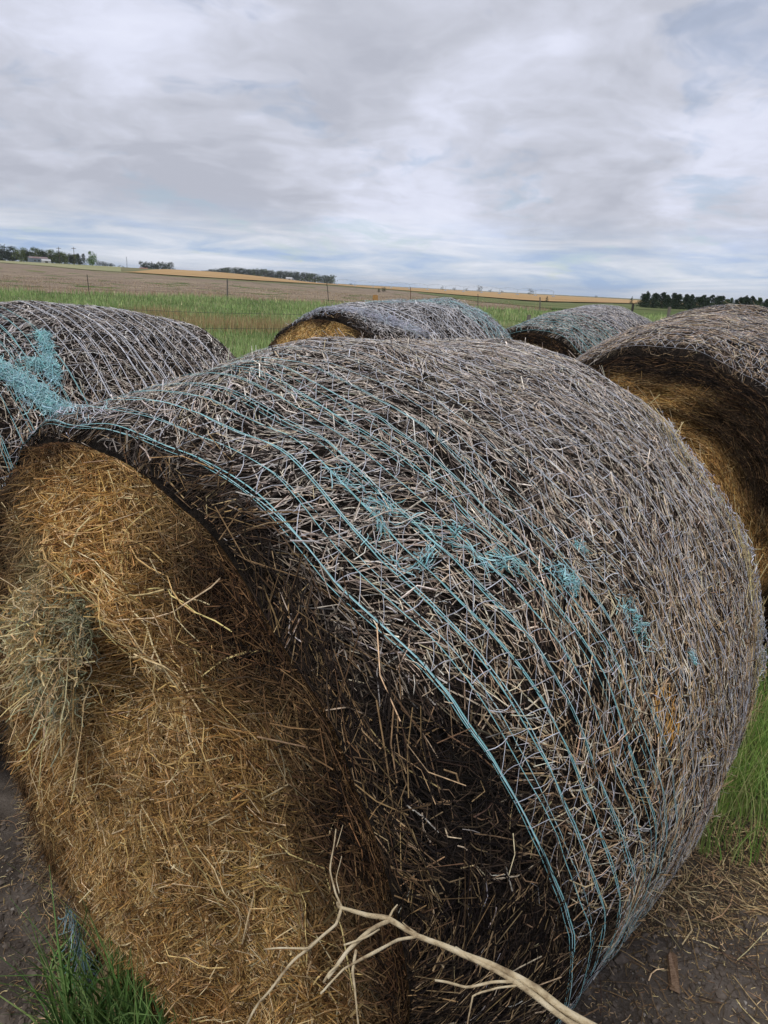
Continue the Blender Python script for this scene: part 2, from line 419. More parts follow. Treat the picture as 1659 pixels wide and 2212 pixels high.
# dry tan grass patches in the meadow
xs, ys = [], []
for (cx_, cy_, sx, sy, k) in [(-8.3, 26, 1.3, 1.6, 900), (-6.2, 26.5, 1.3, 1.2, 750), (-4.6, 26.5, 1.2, 1.2, 700), (-5.6, 27.5, 2.0, 1.6, 260), (-5.0, 18, 2.2, 2.5, 90), (-11, 33, .8, .8, 500), (2, 34, 3, 4, 500), (-7.5, 12.5, 1.5, 1.2, 150)]:
    xs.append(rng.normal(cx_, sx, k)); ys.append(rng.normal(cy_, sy, k))
xs = np.concatenate(xs); ys = np.concatenate(ys); n = len(xs)
g3 = blades(np.stack([xs, ys], -1), rng.uniform(.3, .62, n), .002+ys*.0003, pick(n, [(.46, .32, .15), (.55, .42, .22), (.36, .25, .12)]), lean=.2)
tag(mk('dry_grass', g3[0], g3[1], M_GRASS, col=g3[2]), 'tan dry grass clumps standing in the green meadow strip', 'grass', kind='stuff')
# weeds along the field fence, and upright stubble close behind it
n = 2600; u = rng.random(n); pxx = rng.uniform(-150, 1200, n)
base = np.interp(pxx/1.0, [p[0] for p in gs], gl[:, 1]); gx = np.interp(pxx, [p[0] for p in gs], gl[:, 0])
yy = base*(1+rng.random(n)**2*.25); xx = gx*yy/base
big_ = rng.random(n) < .05
g3 = blades(np.stack([xx, yy], -1), np.where(big_, rng.uniform(.9, 1.7, n), rng.uniform(.2, .6, n)), np.full(n, .014), pick(n, [(.50, .38, .22), (.40, .29, .16), (.30, .22, .13)]), lean=.12)
tag(mk('dry_weeds', g3[0], g3[1], M_GRASS, col=g3[2]), 'thin dry weed stalks along the edge of the stubble field', 'weeds', kind='stuff')

n = 26000; pxx = rng.uniform(-150, 1180, n); base = np.interp(pxx, [p[0] for p in gs], gl[:, 1]); gx = np.interp(pxx, [p[0] for p in gs], gl[:, 0])
yy = base*(1.01+rng.random(n)**1.5*1.3); row = np.round(yy/2.2)*2.2+rng.normal(0, .25, n); yy = np.where(rng.random(n) < .6, row, yy); xx = gx*yy/base
kp = vnoise(np.stack([xx*.08, yy*.10, xx*0], -1), 1, 301) > rng.uniform(-.9, .5, n); xx, yy = xx[kp], yy[kp]; n = len(xx)
pxk = CX+F*xx/yy/1.04; kp = yy < np.interp(pxk, [0, 900, 1100, 1190], [400, 260, 110, 75]); xx, yy = xx[kp], yy[kp]; n = len(xx)
g3 = blades(np.stack([xx, yy], -1), rng.uniform(.08, .32, n), .012+yy*.00018, pick(n, [(.52, .40, .25), (.42, .31, .18), (.26, .19, .12)]), lean=1.2)
tag(mk('corn_stubble', g3[0], g3[1], M_GRASS, col=g3[2]), 'pale cut stalks standing in rows in the brown stubble field', 'stubble', kind='stuff')

# ------------------------------------------------------------------ bales
class Bale:
    def __init__(s, q, seed, edge=None, face_bumps=(), amp=.018):
        s.q = q; s.seed = seed; s.L = q[5]; s.a, s.b = q[3], q[4]; s.kn, s.kf, s.tilt, s.rf = q[8:12]
        s.z0 = q[4]*q[8]+q[6]; s.edge = edge; s.bumps = face_bumps; s.amp = amp; s.dome = .05
    def k(s, u):
        kn, kf, rf, L = s.kn, s.kf, s.rf, s.L
        f1 = rf*.35+.65
        return np.interp(u, [0, .007, .018, .036, .06, L*.25, L*.5, L*.75, L-.06, L-.036, L-.018, L-.007, L],
                         [rf*kn, (rf*.65+.35)*kn, f1*kn, (f1*.35+.65)*kn, kn, kn*.42+.58, 1, kf*.42+.58, kf, (f1*.35+.65)*kf, f1*kf, (rf*.65+.35)*kf, rf*kf])
    def base(s, u, th, kk):
        st, ct = math.sin(s.tilt), math.cos(s.tilt)
        X = u*ct - kk*s.b*np.sin(th)*st; Y = kk*s.a*np.cos(th); Z = s.z0 + u*st + kk*s.b*np.sin(th)*ct
        return np.stack([X, Y, Z], -1)
    def rimn(s, th):
        q_ = np.stack([np.cos(th)*2.2, np.sin(th)*2.2, th*0+s.seed], -1)
        return .022*vnoise(q_, 1, 5)+.014*vnoise(q_*3, 1, 6)
    def side(s, u, th, off=0.0, fine=1.0):
        P = s.base(u, th, s.k(u)*(1+s.rimn(th)*np.exp(-u/.07))); C = s.base(u, th, s.k(u)*.0)
        N = nrm(P-C)
        Q = P*np.array([1, 1, 1])
        d = s.amp*fbm(Q, 3.2, s.seed, 2) + fine*.010*fbm(Q, 13, s.seed+5, 2)
        P = P + N*(d+off)[..., None]
        return s.clampz(P)
    def clampz(s, P):
        z = P[..., 2]; lo = .012
        P = P.copy(); P[..., 2] = np.where(z < lo+.06, lo+.06*np.exp(np.minimum((z-lo-.06)/.06, 0)), z) - .0
        return P
    def face(s, r, th, off=0.0, far=False):
        u0 = s.L if far else 0.0
        P = s.base(u0+0*r, th, s.k(u0+0*r)*r*(1 if far else 1+s.rimn(th)))
        Q = P; d = .022*fbm(Q, 4, s.seed+11, 3) + .010*fbm(Q, 14, s.seed+15, 2)
        d = d + .006*np.sin(r*60+th*1.0)
        if not far:
            for (br, bt, rad_, amp_) in s.bumps:
                bx, by = br*math.cos(bt), br*math.sin(bt)
                dd = np.hypot(r*np.cos(th)-bx, r*np.sin(th)-by); d = d + amp_*np.exp(-(dd/rad_)**2)
        d = d*(1-sst(r, .86, 1.0)) + s.dome*(1-r**5)
        sg = 1 if far else -1
        P = P + np.array([math.cos(s.tilt), 0, math.sin(s.tilt)])*sg*(d+off)[..., None]
        return s.clampz(P)
    def core(s, root):
        # curved side and two end faces of packed hay
        u = np.concatenate([[0, .007, .018, .036, .06, .1], np.linspace(.14, s.L-.14, 44), [s.L-.1, s.L-.06, s.L-.036, s.L-.018, s.L-.007, s.L]])
        th = np.linspace(-np.pi, np.pi, 201)[:-1]
        U, T = np.meshgrid(u, th, indexing='ij'); P = s.side(U, T); P[0] = s.base(U[0], T[0], s.k(U[0])*(1+s.rimn(T[0]))); P[-1] = s.base(U[-1], T[-1], s.k(U[-1]))
        P = s.clampz(P)
        n_, k_ = U.shape; i, j = np.meshgrid(np.arange(n_-1), np.arange(k_), indexing='ij'); j2 = (j+1) % k_
        Fq = np.stack([i*k_+j, i*k_+j2, (i+1)*k_+j2, (i+1)*k_+j], -1).reshape(-1, 4)
        mk('packed_side', P.reshape(-1, 3), Fq, M_CORE_S, root, smooth=True)
        ends = []
        for far in (False, True):
            r = np.linspace(0, 1, 45); Rr, T = np.meshgrid(r, th, indexing='ij'); P = s.face(Rr, T, far=far)
            n_, k_ = Rr.shape; i, j = np.meshgrid(np.arange(n_-1), np.arange(k_), indexing='ij'); j2 = (j+1) % k_
            Fq = np.stack([i*k_+j, i*k_+j2, (i+1)*k_+j2, (i+1)*k_+j], -1).reshape(-1, 4)
            if not far: Fq = Fq[:, ::-1]
            ends.append(mk('end_face', P.reshape(-1, 3), Fq, M_CORE_F, root, smooth=True))
        return ends
    def side_strands(s, n, colf, lmin=.035, lmax=.13, w=(.0011, .0022), align=.5, lift=(.001, .012), umin=.0, umax=None, thr=(-np.pi, np.pi), wild=.06, focus=None):
        umax = umax or s.L
        u = rng.uniform(umin, umax, n); th = rng.uniform(thr[0], thr[1], n)
        fld = 1.5*(1-.6*sst(u, .5, 1.0))*vnoise(np.stack([u*4.5, th*4, u*0], -1), 1, s.seed+40)
        ph = np.where(rng.random(n) < align, fld+rng.normal(0, .32, n), rng.uniform(-np.pi/2, np.pi/2, n)+0)
        ln = lmin+(lmax-lmin)*rng.random(n)**1.6
        K = 3; t = np.linspace(-.5, .5, K)[None, :]
        bend = rng.normal(0, .12, n)[:, None]
        al = ln[:, None]*t; ac = ln[:, None]*bend*(t*t*4-.5)
        U = u[:, None] + al*np.sin(ph)[:, None] + ac*np.cos(ph)[:, None]
        Ra = s.a*np.ones(n)[:, None]
        T = th[:, None] + (al*np.cos(ph)[:, None]-ac*np.sin(ph)[:, None])/Ra
        lf = rng.uniform(lift[0], lift[1], n)[:, None] + rng.normal(0, .003, (n, K))
        wl = rng.random(n) < wild
        lf[:, 0] += wl*rng.uniform(0, .03, n); lf[:, 0] = np.maximum(lf[:, 0], .0)
        over = np.minimum(U, 0); U2 = np.clip(U, 0.001, s.L-.001)
        P = s.side(U2, T, lf, fine=.5); P[..., 0] += over*.15+np.maximum(U-s.L, 0)*.3
        C = s.base(U2, T, s.k(U2)*0); N = nrm((P-C)) + rng.normal(0, .35, P.shape)*np.ones((1, K, 1))
        N = nrm(N)
        cols = colf(u, th, n)
        return strand_geo(P, rng.uniform(w[0], w[1], n), N[:, 1], cols, roof=.7)
    def face_strands(s, n, colf, lmin=.02, lmax=.09, w=(.0006, .0013), sig=.5, lift=(.0, .010), far=False, rmax=1.0, rmin=0., wild=.08, K=3, thr=None, uni=.25, curl=.22):
        r = np.sqrt(rng.uniform(rmin**2, rmax**2, n)); th = rng.uniform(-np.pi, np.pi, n) if thr is None else rng.uniform(thr[0], thr[1], n)
        for (hr_, ht_, hw_) in ([] if far else getattr(s, 'hole', [])):
            k_ = np.hypot(r*np.cos(th)-hr_*math.cos(ht_), r*np.sin(th)-hr_*math.sin(ht_)) > hw_*rng.uniform(.5, 1.15, len(r))
            r, th = r[k_], th[k_]; n = len(r)
        ph = np.where(rng.random(n) < uni, rng.uniform(-np.pi/2, np.pi/2, n), rng.normal(0, sig, n))
        ln = lmin+(lmax-lmin)*rng.random(n)**1.8
        t = np.linspace(-.5, .5, K)[None, :]; bend = rng.normal(0, curl, n)[:, None]
        al = ln[:, None]*t; ac = ln[:, None]*bend*(t*t*4-.5)
        # straight line in the plane of the face
        X = r[:, None]*np.cos(th)[:, None]*s.a; Y = r[:, None]*np.sin(th)[:, None]*s.b
        tx, ty = -np.sin(th), np.cos(th); rx, ry = np.cos(th), np.sin(th)
        dx_ = np.cos(ph)*tx+np.sin(ph)*rx; dy_ = np.cos(ph)*ty+np.sin(ph)*ry
        X = X+al*dx_[:, None]+ac*(-dy_)[:, None]; Y = Y+al*dy_[:, None]+ac*dx_[:, None]
        rr = np.minimum(np.hypot(X/s.a, Y/s.b), 1.0); tt = np.arctan2(Y/s.b, X/s.a)
        lf = rng.uniform(lift[0], lift[1], n)[:, None]+rng.normal(0, .003, (n, K)); wl = rng.random(n) < wild
        lf[:, 0] += wl*rng.uniform(0, .04, n)
        P = s.face(rr, tt, lf, far=far)
        N = np.tile(np.array([[1. if far else -1., 0, 0]]), (n, 1)) + rng.normal(0, .35, (n, 3)); N = nrm(N)
        return strand_geo(P, rng.uniform(w[0], w[1], n), N, colf(r, th, n), roof=.7)
    def net(s, root, sp, drift, colf, u0=.01, zig=True, w=.0013, zw=.00075, umax=None, dbl=.5, step=.055, jit=.006, lay2=0.5, thr=(-np.pi, np.pi), zp=.85, slack=.005, wfar=1.0):
        parts = []; umax = umax or s.L-.01
        us = np.arange(u0, umax, sp); nk = int(260*(thr[1]-thr[0])/(2*np.pi)); T = np.linspace(thr[0], thr[1], nk)
        def upath(ub, T, sd_):
            dr = drift(T)*(1-.55*ub/s.L)
            return np.clip(ub+dr+jit*vnoise(np.stack([T*2.2, T*0+ub*9, T*0+sd_], -1), 1, s.seed+70)*1.5, .002, s.L-.002)
        lines = []
        for k_, ub in enumerate(us):
            reps = 1+(rng.random() < dbl)
            for rr_ in range(reps):
                uu = upath(ub, T, 0)+(.004*vnoise(np.stack([T*5, T*0+k_, T*0+rr_], -1), 1, s.seed+80) + (.0028 if rr_ else 0))
                P = s.side(uu, T, .0110+.002*rng.random()+.0035*vnoise(np.stack([T*7, T*0+k_*3.1, T*0+rr_], -1), 1, s.seed+81), fine=.3); lines.append((P, ub, w*rng.uniform(.75, 1.25)*float(np.interp(ub, [.15, .45], [1, wfar]))))
            if rng.random() < lay2:
                uu = upath(np.clip(ub+rng.uniform(-.02, .02), 0, s.L), T, rng.integers(9)); P = s.side(uu, T, .009+0*T, fine=.3); lines.append((P, ub, w*.7))
        P = np.stack([l[0] for l in lines]); C = s.base(np.full(P.shape[:2], .5), np.broadcast_to(T, P.shape[:2]), 0*T)
        N = nrm(P-C*np.array([0, 1, 1])-P*np.array([1, 0, 0]))
        cs = np.array([colf(l[1], True) for l in lines])
        V, Fq, Cc = strand_geo(P, np.array([l[2] for l in lines]), N, cs*np.exp(rng.normal(0, .06, (len(cs), 1))), roof=.5)
        nb = mk('net_strings', V, Fq, M_NET, root, col=Cc, kind='stuff')
        if not zig: return
        A = []; cs = []
        for k_ in range(len(us)-1):
            ths = np.arange(thr[0]+rng.uniform(0, step), thr[1]-step, step)
            for t0 in ths:
                if rng.random() > zp: continue
                t1 = t0+rng.uniform(-.006, .01); t2 = t0+step
                for (ta, tb, ua, ub) in ((t0, t1, us[k_], us[k_+1]), (t1, t2, us[k_+1], us[k_])):
                    if rng.random() < .12: continue
                    A.append((ta, tb, ua, ub)); cs.append(colf((ua+ub)/2, False))
        A = np.array(A); K = 4; t = np.linspace(0, 1, K)[None, :]
        TT = A[:, 0:1]+(A[:, 1]-A[:, 0])[:, None]*t; sl = rng.normal(0, slack, (len(A), 1))*np.sin(t*np.pi); TT = TT+sl/1.0
        UA = A[:, 2:3]+(A[:, 3]-A[:, 2])[:, None]*t
        dr = drift(TT)*(1-.55*UA/s.L)
        UU = np.clip(UA+dr+jit*vnoise(np.stack([TT*2.2, TT*0+UA*9, TT*0], -1), 1, s.seed+70)*1.5, .002, s.L-.002)
        P = s.side(UU, TT, .010+rng.uniform(0, .005, (len(A), 1))+0*TT, fine=.2)
        C = s.base(UU, TT, 0*TT); N = nrm(P-C)
        V, Fq, Cc = strand_geo(P, rng.uniform(zw*.7, zw*1.3, len(A)), N, np.array(cs)*np.exp(rng.normal(0, .12, (len(A), 1))), roof=.4)
        mk('net_cross_threads', V, Fq, M_NET, root, col=Cc, kind='stuff')
    def snag(s, root, pts, n, cols, spread=.03, ln=(.04, .12), w=(.0008, .0014), lift=(.008, .03), name='torn_netting', align=.6, wig=.5):
        """ragged bunch of loose net threads along a path of (u, theta)"""
        pts = np.array(pts, float); tt = rng.uniform(0, len(pts)-1, n); i = np.minimum(tt.astype(int), len(pts)-2) if len(pts) > 1 else np.zeros(n, int)
        f_ = (tt-i)[:, None] if len(pts) > 1 else np.zeros((n, 1))
        c_ = pts[i]*(1-f_)+pts[np.minimum(i+1, len(pts)-1)]*f_
        K = 6; ang = rng.uniform(0, 2*np.pi, n)
        if len(pts) > 1:
            dpt = pts[i+1]-pts[i]; ang = np.where(rng.random(n) < align, np.arctan2(dpt[:, 1]*s.a, dpt[:, 0])+rng.normal(0, .45*(1.3-align)/.7, n), ang)
        st = rng.uniform(ln[0], ln[1], n)/K
        du = np.zeros((n, K)); dt = np.zeros((n, K)); a_ = ang.copy()
        uu = rng.normal(0, spread, n); vv = rng.normal(0, spread, n)
        for k_ in range(K):
            du[:, k_] = uu; dt[:, k_] = vv; a_ = a_+rng.normal(0, wig, n); uu = uu+np.cos(a_)*st; vv = vv+np.sin(a_)*st
        du -= np.cos(ang)[:, None]*st[:, None]*K*.5; dt -= np.sin(ang)[:, None]*st[:, None]*K*.5
        U = np.clip(c_[:, 0:1]+du, .003, s.L-.003); T = c_[:, 1:2]+dt/s.a
        P = s.side(U, T, rng.uniform(lift[0], lift[1], (n, 1))+rng.normal(0, .003, (n, K)), fine=.3)
        N = nrm(P-s.base(U, T, 0*U)+rng.normal(0, .3, (n, 1, 3)))
        V, Fq, C = strand_geo(P, rng.uniform(w[0], w[1], n), N, pick(n, cols, jit=.15), roof=.4)
        return mk(name, V, Fq, M_NET, root, col=C, kind='stuff')

def side_cols(bale, edge, grey=.5, warm=0.):
    def f(u, th, n):
        c = pick(n, [(.60, .45, .27), (.44, .31, .175), (.24, .155, .088), (.085, .055, .036), (.025, .018, .014), (.56, .51, .43), (.76, .63, .43)], [3, 2.6, 2.2, 2.4, 2.6, 1.0+grey, 1.5], .22)
        top = sst(np.sin(th), .35, .95)[:, None]*grey
        c = c*(1-top)+(c.mean(1, keepdims=True)*np.array([1.12, 1.1, 1.12])*1.25)*top
        if edge is not None:
            e = edge(th)*(1+.5*vnoise(np.stack([u*5, th*5, u*0], -1), 1, bale.seed+90))
            dk = ((1-sst(u, e-.05, e+.07))*(rng.random(n) < .92))[:, None]
            dark = pick(n, [(.012, .009, .008), (.05, .034, .022), (.24, .165, .09)], [5, 2.4, 1.6], .25)
            c = c*(1-dk)+dark*dk
        if warm: c = c*np.array([1+warm, 1, 1-warm])
        return c
    return f

TEAL = (.26, .55, .56); TEAL2 = (.42, .68, .70); WHT = (.70, .715, .76); WHT2 = (.50, .51, .55)
def make_bale(q, seed, label, **k):
    root = empty('hay_bale', (q[0], q[1], 0), q[2]); tag(root, label, 'hay bale', 'round hay bales in the stack yard')
    return root
QA = [-0.501, 1.203, 0.845, 0.896, 0.899, 1.349, -0.009, 1.847, 0.89, 0.97, 0.025, 0.955]
QB = [-1.887, 2.387, 0.901, 0.869, 0.879, 1.348, -0.015, 1.847, 0.959, 0.934, -0.002, 0.932]
QC = [1.27, 3.262, 0.909, 0.906, 0.91, 1.399, 0.002, 1.847, 0.905, 1.025, 0.048, 0.955]
QD = [-0.442, 4.678, 0.821, 0.869, 0.876, 1.362, 0.011, 1.847, 0.944, 0.985, 0.035, 0.96]
QE = [1.265, 6.292, 0.807, 0.867, 0.875, 1.366, -0.003, 1.847, 0.895, 1.04, 0.065, 0.94]

# ---- A: the big bale in front
def driftA(T):
    T = np.asarray(T); Tp = np.where(T < -2.0, T+2*np.pi, T)
    return np.interp(Tp, [-2, 1.45, 1.87, 2.25, 2.53, 2.81, 3.1, 3.5, 4.2], [0, 0, .03, .08, .15, .21, .30, .33, .0])
def darkA(T):
    T = np.asarray(T); Tp = np.where(T < -2.0, T+2*np.pi, T)
    return np.interp(Tp, [-2, .2, .9, 1.45, 1.87, 2.25, 2.5, 2.8, 3.1, 3.5, 4.2], [.05, .08, .05, .012, .03, .07, .14, .29, .42, .46, .1])
A = Bale(QA, 11, face_bumps=[(.45, 1.84, .09, -.30), (.50, 2.0, .04, -.08), (.50, 1.25, .13, .05), (.80, 1.62, .15, .05), (.72, 1.95, .08, .02), (.63, 1.62, .07, -.035), (.60, 2.25, .10, -.03), (.3, -2.2, .3, .02), (.5, 2.8, .12, .02), (.75, .4, .15, -.02)])
ra = make_bale(QA, 11, 'largest round hay bale in front, with open golden end, teal net strings and dark straw')
ends = A.core(ra)
sc = side_cols(A, darkA, .52, .02)
def brt(u, th, n):  # short near-white straws: sunlit highlights put into the straw colour
    c = pick(n, [(.80, .72, .58), (.70, .68, .66), (.74, .60, .40)], jit=.1); k_ = (u < darkA(th)+.03) & (rng.random(n) < .93)
    c[k_] = pick(int(k_.sum()), [(.014, .010, .009), (.05, .034, .022)], jit=.2); return c
darkc = lambda u, th, n: pick(n, [(.02, .015, .012), (.05, .035, .025), (.11, .075, .05)], [4, 2, 1], .25)
parts = [A.side_strands(42000, darkc, .03, .08, (.0004, .0009), .3, (.0, .006), wild=.0),
         A.side_strands(50000, sc, .03, .11, (.0006, .0014), .66, (.001, .008), wild=.02),
         A.side_strands(6500, sc, .035, .13, (.0006, .0012), .7, (.008, .013), wild=.03),
         A.side_strands(22000, sc, .018, .07, (.0005, .0012), .55, (.002, .010), umin=.55, wild=.04),
         A.side_strands(12000, brt, .018, .07, (.0004, .0009), .6, (.006, .011), umin=.1, wild=.03)]
V, Fq, C = join(parts); mk('weathered_straw', V, Fq, M_STRAW, ra, col=C, kind='stuff')
def face_cols_A(r, th, n):
    c = pick(n, [(.44, .28, .105), (.33, .195, .065), (.21, .12, .042), (.54, .38, .18), (.62, .50, .30), (.11, .06, .024)], [3, 3, 2.4, 2.2, 1.1, 1.3], .2)
    x, y = r*np.cos(th), r*np.sin(th)
    nz = .10*vnoise(np.stack([x*5, y*5, x*0], -1), 1, 77)
    top = np.exp(-((th-1.62)/.40)**2)                       # gold patch reaching up to the net
    d = sst(r+nz*1.3, .74+.20*top, 1.04+.12*top)
    left = sst(-th+1.40, .1, .7)*sst(th, -1.7, -.6)
    d = np.maximum(d, left*sst(r+nz, .55, .85)*.88)
    d = np.clip(d, 0, 1)[:, None]
    dark = pick(n, [(.016, .011, .008), (.06, .034, .018), (.16, .095, .045)], [3, 3, 2], .25)
    c = c*(1-d)+dark*d
    brown = np.clip(sst(vnoise(np.stack([x*3.5, y*3.5, x*0+4], -1), 1, 79), -.1, .6)*.45+sst(vnoise(np.stack([r*14, th*1.6, x*0+4], -1), 1, 83), .0, .8)*.6, 0, .8)[:, None]
    c = c*(1-brown)+c*np.array([.62, .52, .45])*brown
    gold = (top*sst(r, .55, .72)*(1-d[:, 0]))[:, None]*.35
    c = c*(1+gold*np.array([1.4, 1.3, .9]))
    gr = np.exp(-((x-.28)**2+(y-.55)**2)/.022)[:, None]*.75
    c = c*(1-gr)+(np.array([.20, .21, .13])*rng.uniform(.5, 1.6, (n, 1)))*gr
    return c
A.hole = [(.45, 1.84, .085), (.62, 1.72, .03), (.50, 2.02, .035), (.80, 1.98, .02)]
parts = [A.face_strands(45000, face_cols_A, .015, .06, (.0004, .0009), .7, (.0, .006)),
         A.face_strands(40000, face_cols_A, .03, .13, (.0004, .0009), .38, (.001, .012), uni=.12, curl=.3),
         A.face_strands(20000, face_cols_A, .02, .08, (.0005, .0010), .8, (.004, .016), curl=.35),
         A.face_strands(13000, face_cols_A, .005, .014, (.0008, .0020), 1.0, (.002, .014), curl=.5),
         A.face_strands(16000, face_cols_A, .04, .13, (.0006, .0011), .45, (.004, .022), rmin=.78, wild=.2)]
V, Fq, C = join(parts); fh = mk('face_hay', V, Fq, M_HAY, ends[0], col=C, kind='stuff')
pale = lambda r, th, n: pick(n, [(.56, .42, .19), (.48, .33, .13), (.62, .50, .28)], jit=.15)
V, Fq, C = join([A.face_strands(170, pale, .10, .30, (.0008, .0014), 1.2, (.012, .025), K=7, rmax=.92, thr=(-2.9, 3.1), curl=.12),
                 A.face_strands(70, pale, .12, .30, (.0010, .0017), .7, (.012, .03), K=7, rmin=.66, rmax=.93, thr=(1.35, 2.3), curl=.10)])
mk('loose_stalks', V, Fq, M_HAY, ends[0], col=C, kind='stuff')
fc = lambda r, th, n: pick(n, [(.22, .14, .06), (.12, .07, .03), (.30, .2, .09)], jit=.2)
V, Fq, C = A.face_strands(9000, fc, .03, .1, (.001, .002), .5, (.001, .01), far=True); mk('face_hay', V, Fq, M_HAY, ends[1], col=C, kind='stuff')
def netcol_A(u, main):
    f_ = float(np.clip((u-.36)/.26, 0, 1)); a = np.array(TEAL2 if rng.random() < .4 else TEAL); b_ = np.array(WHT)
    if not main: return np.array(WHT2 if rng.random() < .7 else WHT)*.9
    return a*(1-f_)+b_*f_
A.net(ra, .050, driftA, netcol_A, w=.00115, zw=.00060, dbl=.45, lay2=.6, zp=.85, wfar=.55)
TL = [TEAL, TEAL2, TEAL2, (.18, .46, .47)]
SN = dict(w=(.0004, .0009), lift=(.009, .016), align=.95, wig=.28)
A.snag(ra, [(.215, 2.06), (.257, 2.17), (.30, 2.26), (.356, 2.34), (.39, 2.38)], 62, TL, .0035, (.04, .10), **SN)
A.snag(ra, [(.185, 2.19), (.19, 2.24), (.21, 2.29), (.235, 2.30), (.265, 2.28), (.29, 2.24)], 40, TL, .003, (.025, .045), **SN)
A.snag(ra, [(.235, 2.12), (.225, 2.18), (.215, 2.22)], 26, TL, .003, (.025, .045), **SN)
A.snag(ra, [(.33, 2.27), (.345, 2.25), (.36, 2.28)], 18, TL, .003, (.02, .04), **SN)
A.snag(ra, [(.36, 2.34), (.40, 2.36), (.42, 2.41)], 24, TL, .004, (.03, .06), **SN)
A.snag(ra, [(.485, 2.42), (.51, 2.48)], 75, TL, .007, (.02, .045), **dict(SN, wig=.6, align=.7))
A.snag(ra, [(.605, 2.55), (.625, 2.60), (.64, 2.66)], 55, TL, .0055, (.02, .045), **dict(SN, wig=.5, align=.8))
A.snag(ra, [(.57, 2.39), (.58, 2.42)], 16, TL, .004, (.015, .03), **SN)
A.snag(ra, [(.785, 2.73), (.79, 2.76)], 26, TL, .003, (.012, .025), **SN)
A.snag(ra, [(.04, 1.5), (.05, 1.2), (.04, .8), (.03, .5)], 140, [TEAL2, WHT, WHT], .014, (.06, .16), **SN)
A.snag(ra, [(1.30, 2.2), (1.32, 2.5), (1.31, 2.8), (1.30, 3.05)], 420, [WHT, WHT2, (.42, .44, .50)], .018, (.03, .09), w=(.0005, .0011), lift=(.005, .03))
V, Fq, C = A.side_strands(160, lambda u, th, n: pick(n, [(.50, .40, .20), (.40, .32, .17)], jit=.15), .08, .2, (.0006, .0011), .3, (.004, .03), umin=1.24, thr=(2.1, 3.2), wild=.9)
mk('loose_stalks', V, Fq, M_HAY, ra, col=C, kind='stuff')
rimc = lambda u, th, n: pick(n, [(.20, .125, .06), (.08, .05, .026), (.02, .014, .010), (.40, .28, .15)], [1.3, 3, 6, .5], .25)
V, Fq, C = join([A.side_strands(1100, rimc, .03, .11, (.0005, .0010), .8, (.0, .010), umin=0, umax=.035, wild=.25, thr=(1.9, 3.6)), A.side_strands(500, rimc, .03, .10, (.0005, .0010), .8, (.0, .008), umin=0, umax=.02, wild=.1, thr=(-.6, 1.9)), A.side_strands(160, rimc, .08, .2, (.0006, .0011), .95, (.004, .020), umin=0, umax=.10, wild=.6, thr=(1.8, 3.2))])
mk('rim_hay', V, Fq, M_HAY, ra, col=C, kind='stuff')
oc_ = lambda u, th, n: pick(n, [(.48, .27, .07), (.36, .19, .05)], jit=.2)
V, Fq, C = A.side_strands(38, oc_, .03, .07, (.0008, .0014), 1, (.006, .010), umin=.60, umax=.645, thr=(2.75, 2.85), wild=0)
mk('golden_patch', V, Fq, M_HAY, ra, col=C, kind='stuff')
# loose grey-green wad pulled out of the face, with long stalks
def wad(bale, parent, r0, t0, n, size, cols, ln=(.06, .22), out=.10, droop=.5, w=(.0006, .0012), name='loose_hay', dirb=None, smooth_=.35):
    c0 = bale.face(np.array([r0]), np.array([t0]))[0]
    K = 6; v = rng.normal(size=(n, 3)); v = nrm(v)*rng.random((n, 1))**.5
    p = c0+v*size*np.array([.36, 1, 1])*(1+.35*vnoise(v*2, 1, 5)[:, None])+np.array([-out*.4, 0, 0])
    d = rng.normal(size=(n, 3)); d[:, 0] = -np.abs(d[:, 0])*.8
    if dirb is not None: d += np.array(dirb)*1.6
    d = nrm(d); st = (rng.uniform(ln[0], ln[1], n)/K)[:, None]
    path = [p]
    for k_ in range(K-1):
        d = nrm(d+rng.normal(0, smooth_, (n, 3))+np.array([0, 0, -droop*.25])); p = p+d*st; path.append(p)
    P = np.stack(path, 1)
    V, Fq, C = strand_geo(P, rng.uniform(w[0], w[1], n), nrm(rng.normal(size=(n, 3))), pick(n, cols, jit=.2), roof=.5)
    return mk(name, V, Fq, M_HAY, parent, col=C, kind='stuff')
GG = [(.24, .25, .16), (.36, .36, .23), (.13, .13, .08), (.45, .41, .26)]
ST = [(.50, .38, .19), (.40, .28, .12), (.58, .47, .27)]
wad(A, ends[0], .56, 1.50, 900, .075, GG+ST[:1], (.02, .07), .02, w=(.0004, .0012), smooth_=.6)
wad(A, ends[0], .50, 1.26, 1300, .115, GG[:2]+ST+ST, (.02, .09), .02, w=(.0005, .0014), smooth_=.6)
wad(A, ends[0], .42, 1.22, 1300, .12, ST+GG[:2], (.02, .10), .02, w=(.0005, .0014), smooth_=.5)
wad(A, ends[0], .47, 1.42, 90, .09, ST, (.10, .26), .03, .8, (.0008, .0016), 'long_stalks', dirb=(-.05, .35, -.35), smooth_=.12)
wad(A, ends[0], .30, .95, 50, .12, ST, (.10, .22), .02, .8, (.0007, .0012), 'long_stalks', dirb=(-.1, .1, -.5), smooth_=.2)

